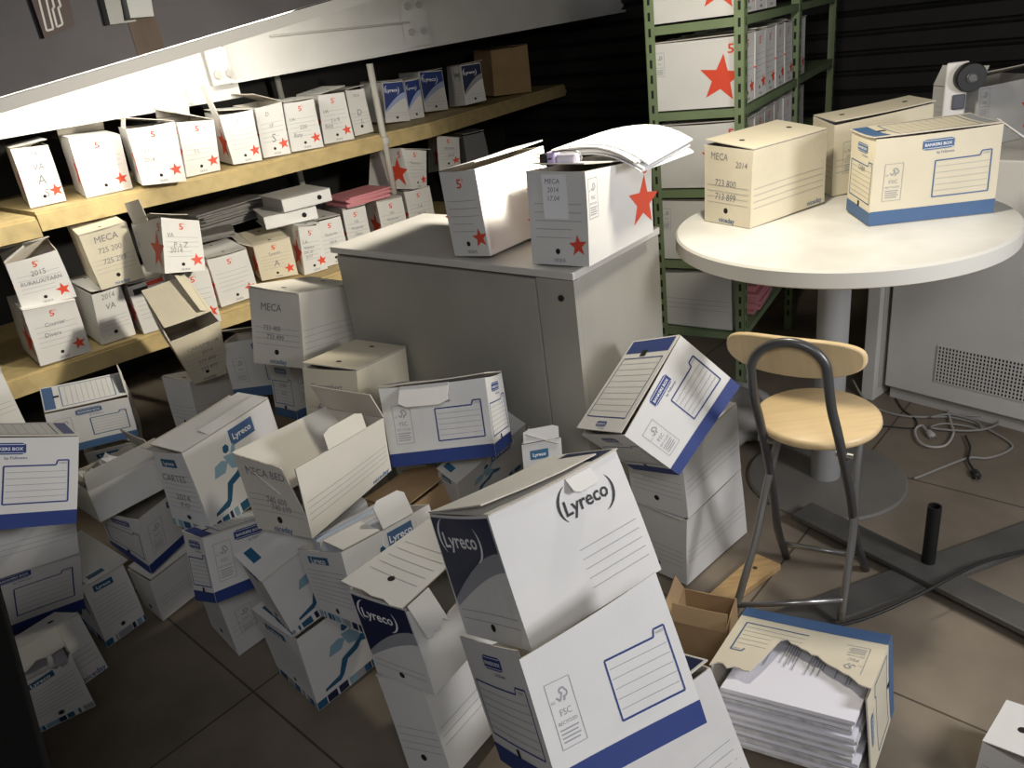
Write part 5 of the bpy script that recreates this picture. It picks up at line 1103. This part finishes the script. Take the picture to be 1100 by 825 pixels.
# ------------------------------------------------------------------ things behind on the table and cooler
Rt = frame_yaw(R_(-60)) @ Matrix.Rotation(R_(-9), 3, 'Y')
archive_box('archive_box', 'star', (1.90, 2.93, 1.002), frame_yaw(R_(-72)), .2, .34, .215, 'white star box with tilted lid on the cooler behind the table', {}, (), [('l', 10, dict(curl=6)), ('f', 60, dict(len=.22))], {}, 93, base=M_GREYW)
tp = empty('tape_dispenser', (1.56, 2.55, .87), 'white hand tape dispenser with black roll behind the front table box', 'tape dispenser', None, frame_yaw(R_(-14)))
tp.location = at_pl(1026, 108, Vector((0, 1, 0)), 2.75); tl = tp.location.copy(); z0 = tl.z
hh = .24
mb = MB(); mb.box((-.036, 0, 1.003 - z0), (.036, .016, .125)); o = mb.build('frame_plate', mat('plastic_white', (.78, .77, .74), .4), tp); bevel(o, .008, 3)
mb = MB(); mb.lathe([(.02, -.024), (.044, -.024), (.047, -.018), (.047, .018), (.044, .024), (.02, .024)], (0, 0, 0), 40); o = mb.build('tape_roll', M_BLK, tp); o.location = (.03, -.026, .075); o.rotation_euler = (R_(90), 0, 0); smooth_by_angle(o)
mb = MB(); mb.lathe([(.019, -.028), (.016, -.03), (.008, -.026)], (0, 0, 0), 24); o = mb.build('hub', mat('hub_grey', (.08, .08, .08), .3), tp); o.location = (.03, -.026, .075); o.rotation_euler = (R_(-90), 0, 0)
mb = MB(); mb.box((-.012, -.012, -.03), (.03, 0, .02)); o = mb.build('grip', mat('grip_grey', (.1, .1, .13), .5), tp); bevel(o, .006, 3)
mb = MB(); mb.box((.0, -.002, -.11), (.13, .0, .06)); 
pf = stack('paper_stack', (1.66, 2.46, .968), R_(-50), .12, .2, .004, 2, M_PAPER, 'loose white sheets behind the front table box', 'papers', 31, jit=.004)
pf.location = (1.80, 2.60, 1.075)
pf.rotation_euler = (R_(-18), R_(35), R_(-50))

# ------------------------------------------------------------------ green shelving
M_GREEN = mat('green_steel', (.19, .25, .13), .5, noise=.12, nscale=6)
M_SLOT = M_HOLE
g0 = at_z(697, 121, 1.24); g0.z = 0
gs = Vector((math.sin(R_(124)), math.cos(R_(124)), 0)); gl = Vector((math.sin(R_(36)), math.cos(R_(36)), 0))
SD, BAY = .375, .88
Rg = Matrix((gs, Vector((-gs.y, gs.x, 0)), Vector((0, 0, 1)))).transposed()
gl2 = Vector((-gs.y, gs.x, 0))
LV = [.335, .64, .937, 1.238, 1.548, 1.86]
gu = empty('shelving_unit', g0, 'green slotted-angle shelving unit behind the table', 'shelving unit', None, Rg)
def gpt(x, y, z): return g0 + gs * x + gl2 * y + Vector((0, 0, z))
for iy in range(3):
    for ix in range(2):
        mb = MB(); x0 = 0 if ix == 0 else SD; sx = 1 if ix == 0 else -1; y0 = iy * BAY; sy = 1 if iy < 2 else -1
        def rb(xa, xb, ya, yb): mb.box((min(xa, xb), min(ya, yb), 0), (max(xa, xb), max(ya, yb), 2.3))
        rb(x0, x0 + sx * .038, y0, y0 + sy * .003); rb(x0, x0 + sx * .003, y0, y0 + sy * .038)
        z = .08
        while z < 2.2:
            xc = x0 + sx * .019; e = -.0006 if sy > 0 else .0006
            mb.add([(xc - .005, y0 + e, z), (xc + .005, y0 + e, z), (xc + .005, y0 + e, z + .03), (xc - .005, y0 + e, z + .03)], [(0, 1, 2, 3)], 1)
            yc = y0 + sy * .019; e = .0006 if ix else -.0006
            mb.add([(x0 + e, yc - .005, z), (x0 + e, yc + .005, z), (x0 + e, yc + .005, z + .03), (x0 + e, yc - .005, z + .03)], [(0, 1, 2, 3)], 1)
            z += .055
        mb.build('post', [M_GREEN, M_SLOT], gu)
for iy in range(2):
    for z in LV:
        mb = MB(); y0 = iy * BAY
        mb.box((.004, y0 + .004, z - .012), (SD - .004, y0 + BAY - .004, z - .004))
        mb.box((.002, y0 + .0035, z - .034), (SD - .002, y0 + .006, z - .004)); mb.box((.002, y0 + BAY - .006, z - .034), (SD - .002, y0 + BAY - .0035, z - .004))
        mb.box((.0035, y0 + .002, z - .034), (.006, y0 + BAY - .002, z - .004)); mb.box((SD - .006, y0 + .002, z - .034), (SD - .0035, y0 + BAY - .002, z - .004))
        mb.build('shelf', M_GREEN, gu)
def gbox(x, y, z, W, H, label, kind='star', turn=0, lids=(('b', .3),), D=.345, opt=None, seed=1, base=None, tilt=0):
    # long axis along the unit's short side, its narrow front at the near right end
    yaw = math.atan2(gs.y, gs.x) + math.pi / 2 + R_(turn)
    R = frame_yaw(yaw) @ Matrix.Rotation(R_(tilt), 3, 'Y')
    return archive_box('archive_box', kind, gpt(x, y, z), R, W, D, H, label, {}, (), lids, opt or {}, seed, G_GREEN, base=base)
xm = SD / 2 + .004
def row(z, ws, labels, seed, H=.245, y=.012):
    for i, (w_, lb) in enumerate(zip(ws, labels)):
        gbox(xm, y + w_ / 2, z, w_ - .006, H, lb, seed=seed + i); y += w_ + .004
row(1.24, [.17, .155, .155, .155, .155], ['white star box with big red star at the near end of the lit green shelf', 'white box just behind the big-star box on the lit green shelf', 'white box third from the near end of the lit green shelf', 'white box fourth along the lit green shelf', 'white box by the middle posts of the lit green shelf'], 201)
row(.94, [.17, .155, .155, .155, .155], ['white box below the big-star box, its logo by the green post', 'second white box along the third green shelf, its front in shade', 'dim white box third along the third green shelf', 'dim white box fourth along the third green shelf', 'dim white box by the middle posts of the third green shelf'], 231)
row(.643, [.17, .155], ['white box on the green shelf behind the table rim', 'white box hidden behind the one at the table rim'], 251, .245)
row(1.552, [.17, .155, .155], ['white star box on the topmost visible green shelf', 'second white box along the topmost visible green shelf', 'dim white box third along the topmost visible green shelf'], 261)
gbox(.17, .10, .339, .16, .25, 'white box lying tipped beside the pink folders on the low green shelf', seed=271, kind='plain', turn=-4, D=.31)
gbox(xm, BAY + .1, .94, .16, .245, 'shaded star box in the far bay of the green shelving', seed=281)
gbox(xm, BAY + .1, 1.24, .16, .245, 'dark box in the far bay of the green shelving, upper', seed=282)
gbox(xm, .70, .339, .2, .2, 'dark grey carton on the low green shelf behind the table column', kind='kraft', seed=283, base=BASES['grey'])
stack('folder_stack', gpt(.24, .32, .34), math.atan2(gs.y, gs.x), .26, .2, .12, 9, M_PINK, 'pink folders slumped on the low green shelf', 'folders', 41, jit=.02)
gbox(xm, BAY + .3, .339, .3, .16, 'reddish carton low in the far bay behind the cooler panel', kind='kraft', seed=284, base=mat('red_card', (.22, .05, .04), .8))
# crumpled grey bag under the shelving
def lump(name, c, s, label, m, seed):
    bm = bmesh.new(); bmesh.ops.create_icosphere(bm, subdivisions=4, radius=1)
    r = random.Random(seed); dirs = [(Vector((r.uniform(-1, 1), r.uniform(-1, 1), r.uniform(-1, 1))).normalized(), r.uniform(3, 8), r.uniform(0, 6), r.uniform(.03, .09)) for _ in range(14)]
    for v in bm.verts:
        p = v.co.copy(); k = 1 + sum(a * math.sin(f * p.dot(d) + ph) for d, f, ph, a in dirs)
        v.co = Vector((p.x * s[0] * k, p.y * s[1] * k, max(-.0, (p.z * k + .7) * s[2])))
    me = bpy.data.meshes.new(name); bm.to_mesh(me); bm.free(); me.materials.append(m)
    for p in me.polygons: p.use_smooth = True
    o = bpy.data.objects.new(name, me); COL.objects.link(o); o.location = c
    return tag(o, label, 'bag')
M_BAG = mat('grey_plastic_bag', (.34, .33, .31), .45)
lump('plastic_bag', (.86, 2.72, 0.001), (.15, .17, .13), 'crumpled grey plastic bag under the green shelving by the tipped box', M_BAG, 3)

# ------------------------------------------------------------------ light
def spot(name, loc, target, power, size, blend, radius, col):
    l = bpy.data.lights.new(name, 'SPOT'); l.energy = power; l.spot_size = R_(size); l.spot_blend = blend; l.shadow_soft_size = radius; l.color = col
    o = bpy.data.objects.new(name, l); COL.objects.link(o); o.location = loc
    o.rotation_euler = (Vector(target) - Vector(loc)).to_track_quat('-Z', 'Y').to_euler(); return o
def area(name, loc, target, power, sx, sy, col):
    l = bpy.data.lights.new(name, 'AREA'); l.energy = power; l.shape = 'RECTANGLE'; l.size = sx; l.size_y = sy; l.color = col
    o = bpy.data.objects.new(name, l); COL.objects.link(o); o.location = loc
    o.rotation_euler = (Vector(target) - Vector(loc)).to_track_quat('-Z', 'Y').to_euler(); return o
def point(name, loc, power, radius, col):
    l = bpy.data.lights.new(name, 'POINT'); l.energy = power; l.shadow_soft_size = radius; l.color = col
    o = bpy.data.objects.new(name, l); COL.objects.link(o); o.location = loc; return o
area('strip_lamp', pw(1.6, -3.46, 1.80), pw(1.6, -4.0, 1.05), 38, 1.7, .05, (1., .95, .84))
spot('shelf_fill_spot', (.70, 1.98, 1.74), (-1.35, 3.7, .85), 230, 75, 1., .06, (1., .93, .80))  # added spot, no fixture of its own, brightens the left rack
point('hanging_lamp', (.66, 1.95, 1.78), 32, .06, (1., .92, .77))
area('low_side_fill', (1.9, .55, 1.4), (-.3, 1.5, .5), 22, .45, .45, (.97, .96, 1.))  # unseen soft light added low at the right for the front stack
area('rear_fill', (.2, -1.0, 2.6), (-.1, 2.0, .4), 24, 1.2, .5, (.95, .95, 1.))  # added fill from behind the camera, lifts the dark parts of the heap
wd = bpy.data.worlds.new('world'); sc.world = wd; wd.use_nodes = True
wd.node_tree.nodes['Background'].inputs['Color'].default_value = (.9, .92, 1, 1); wd.node_tree.nodes['Background'].inputs['Strength'].default_value = .08
sc.view_settings.view_transform = 'Standard'; sc.view_settings.look = 'None'; sc.view_settings.gamma = 1; sc.view_settings.use_curve_mapping = False
sc.view_settings.exposure = .22
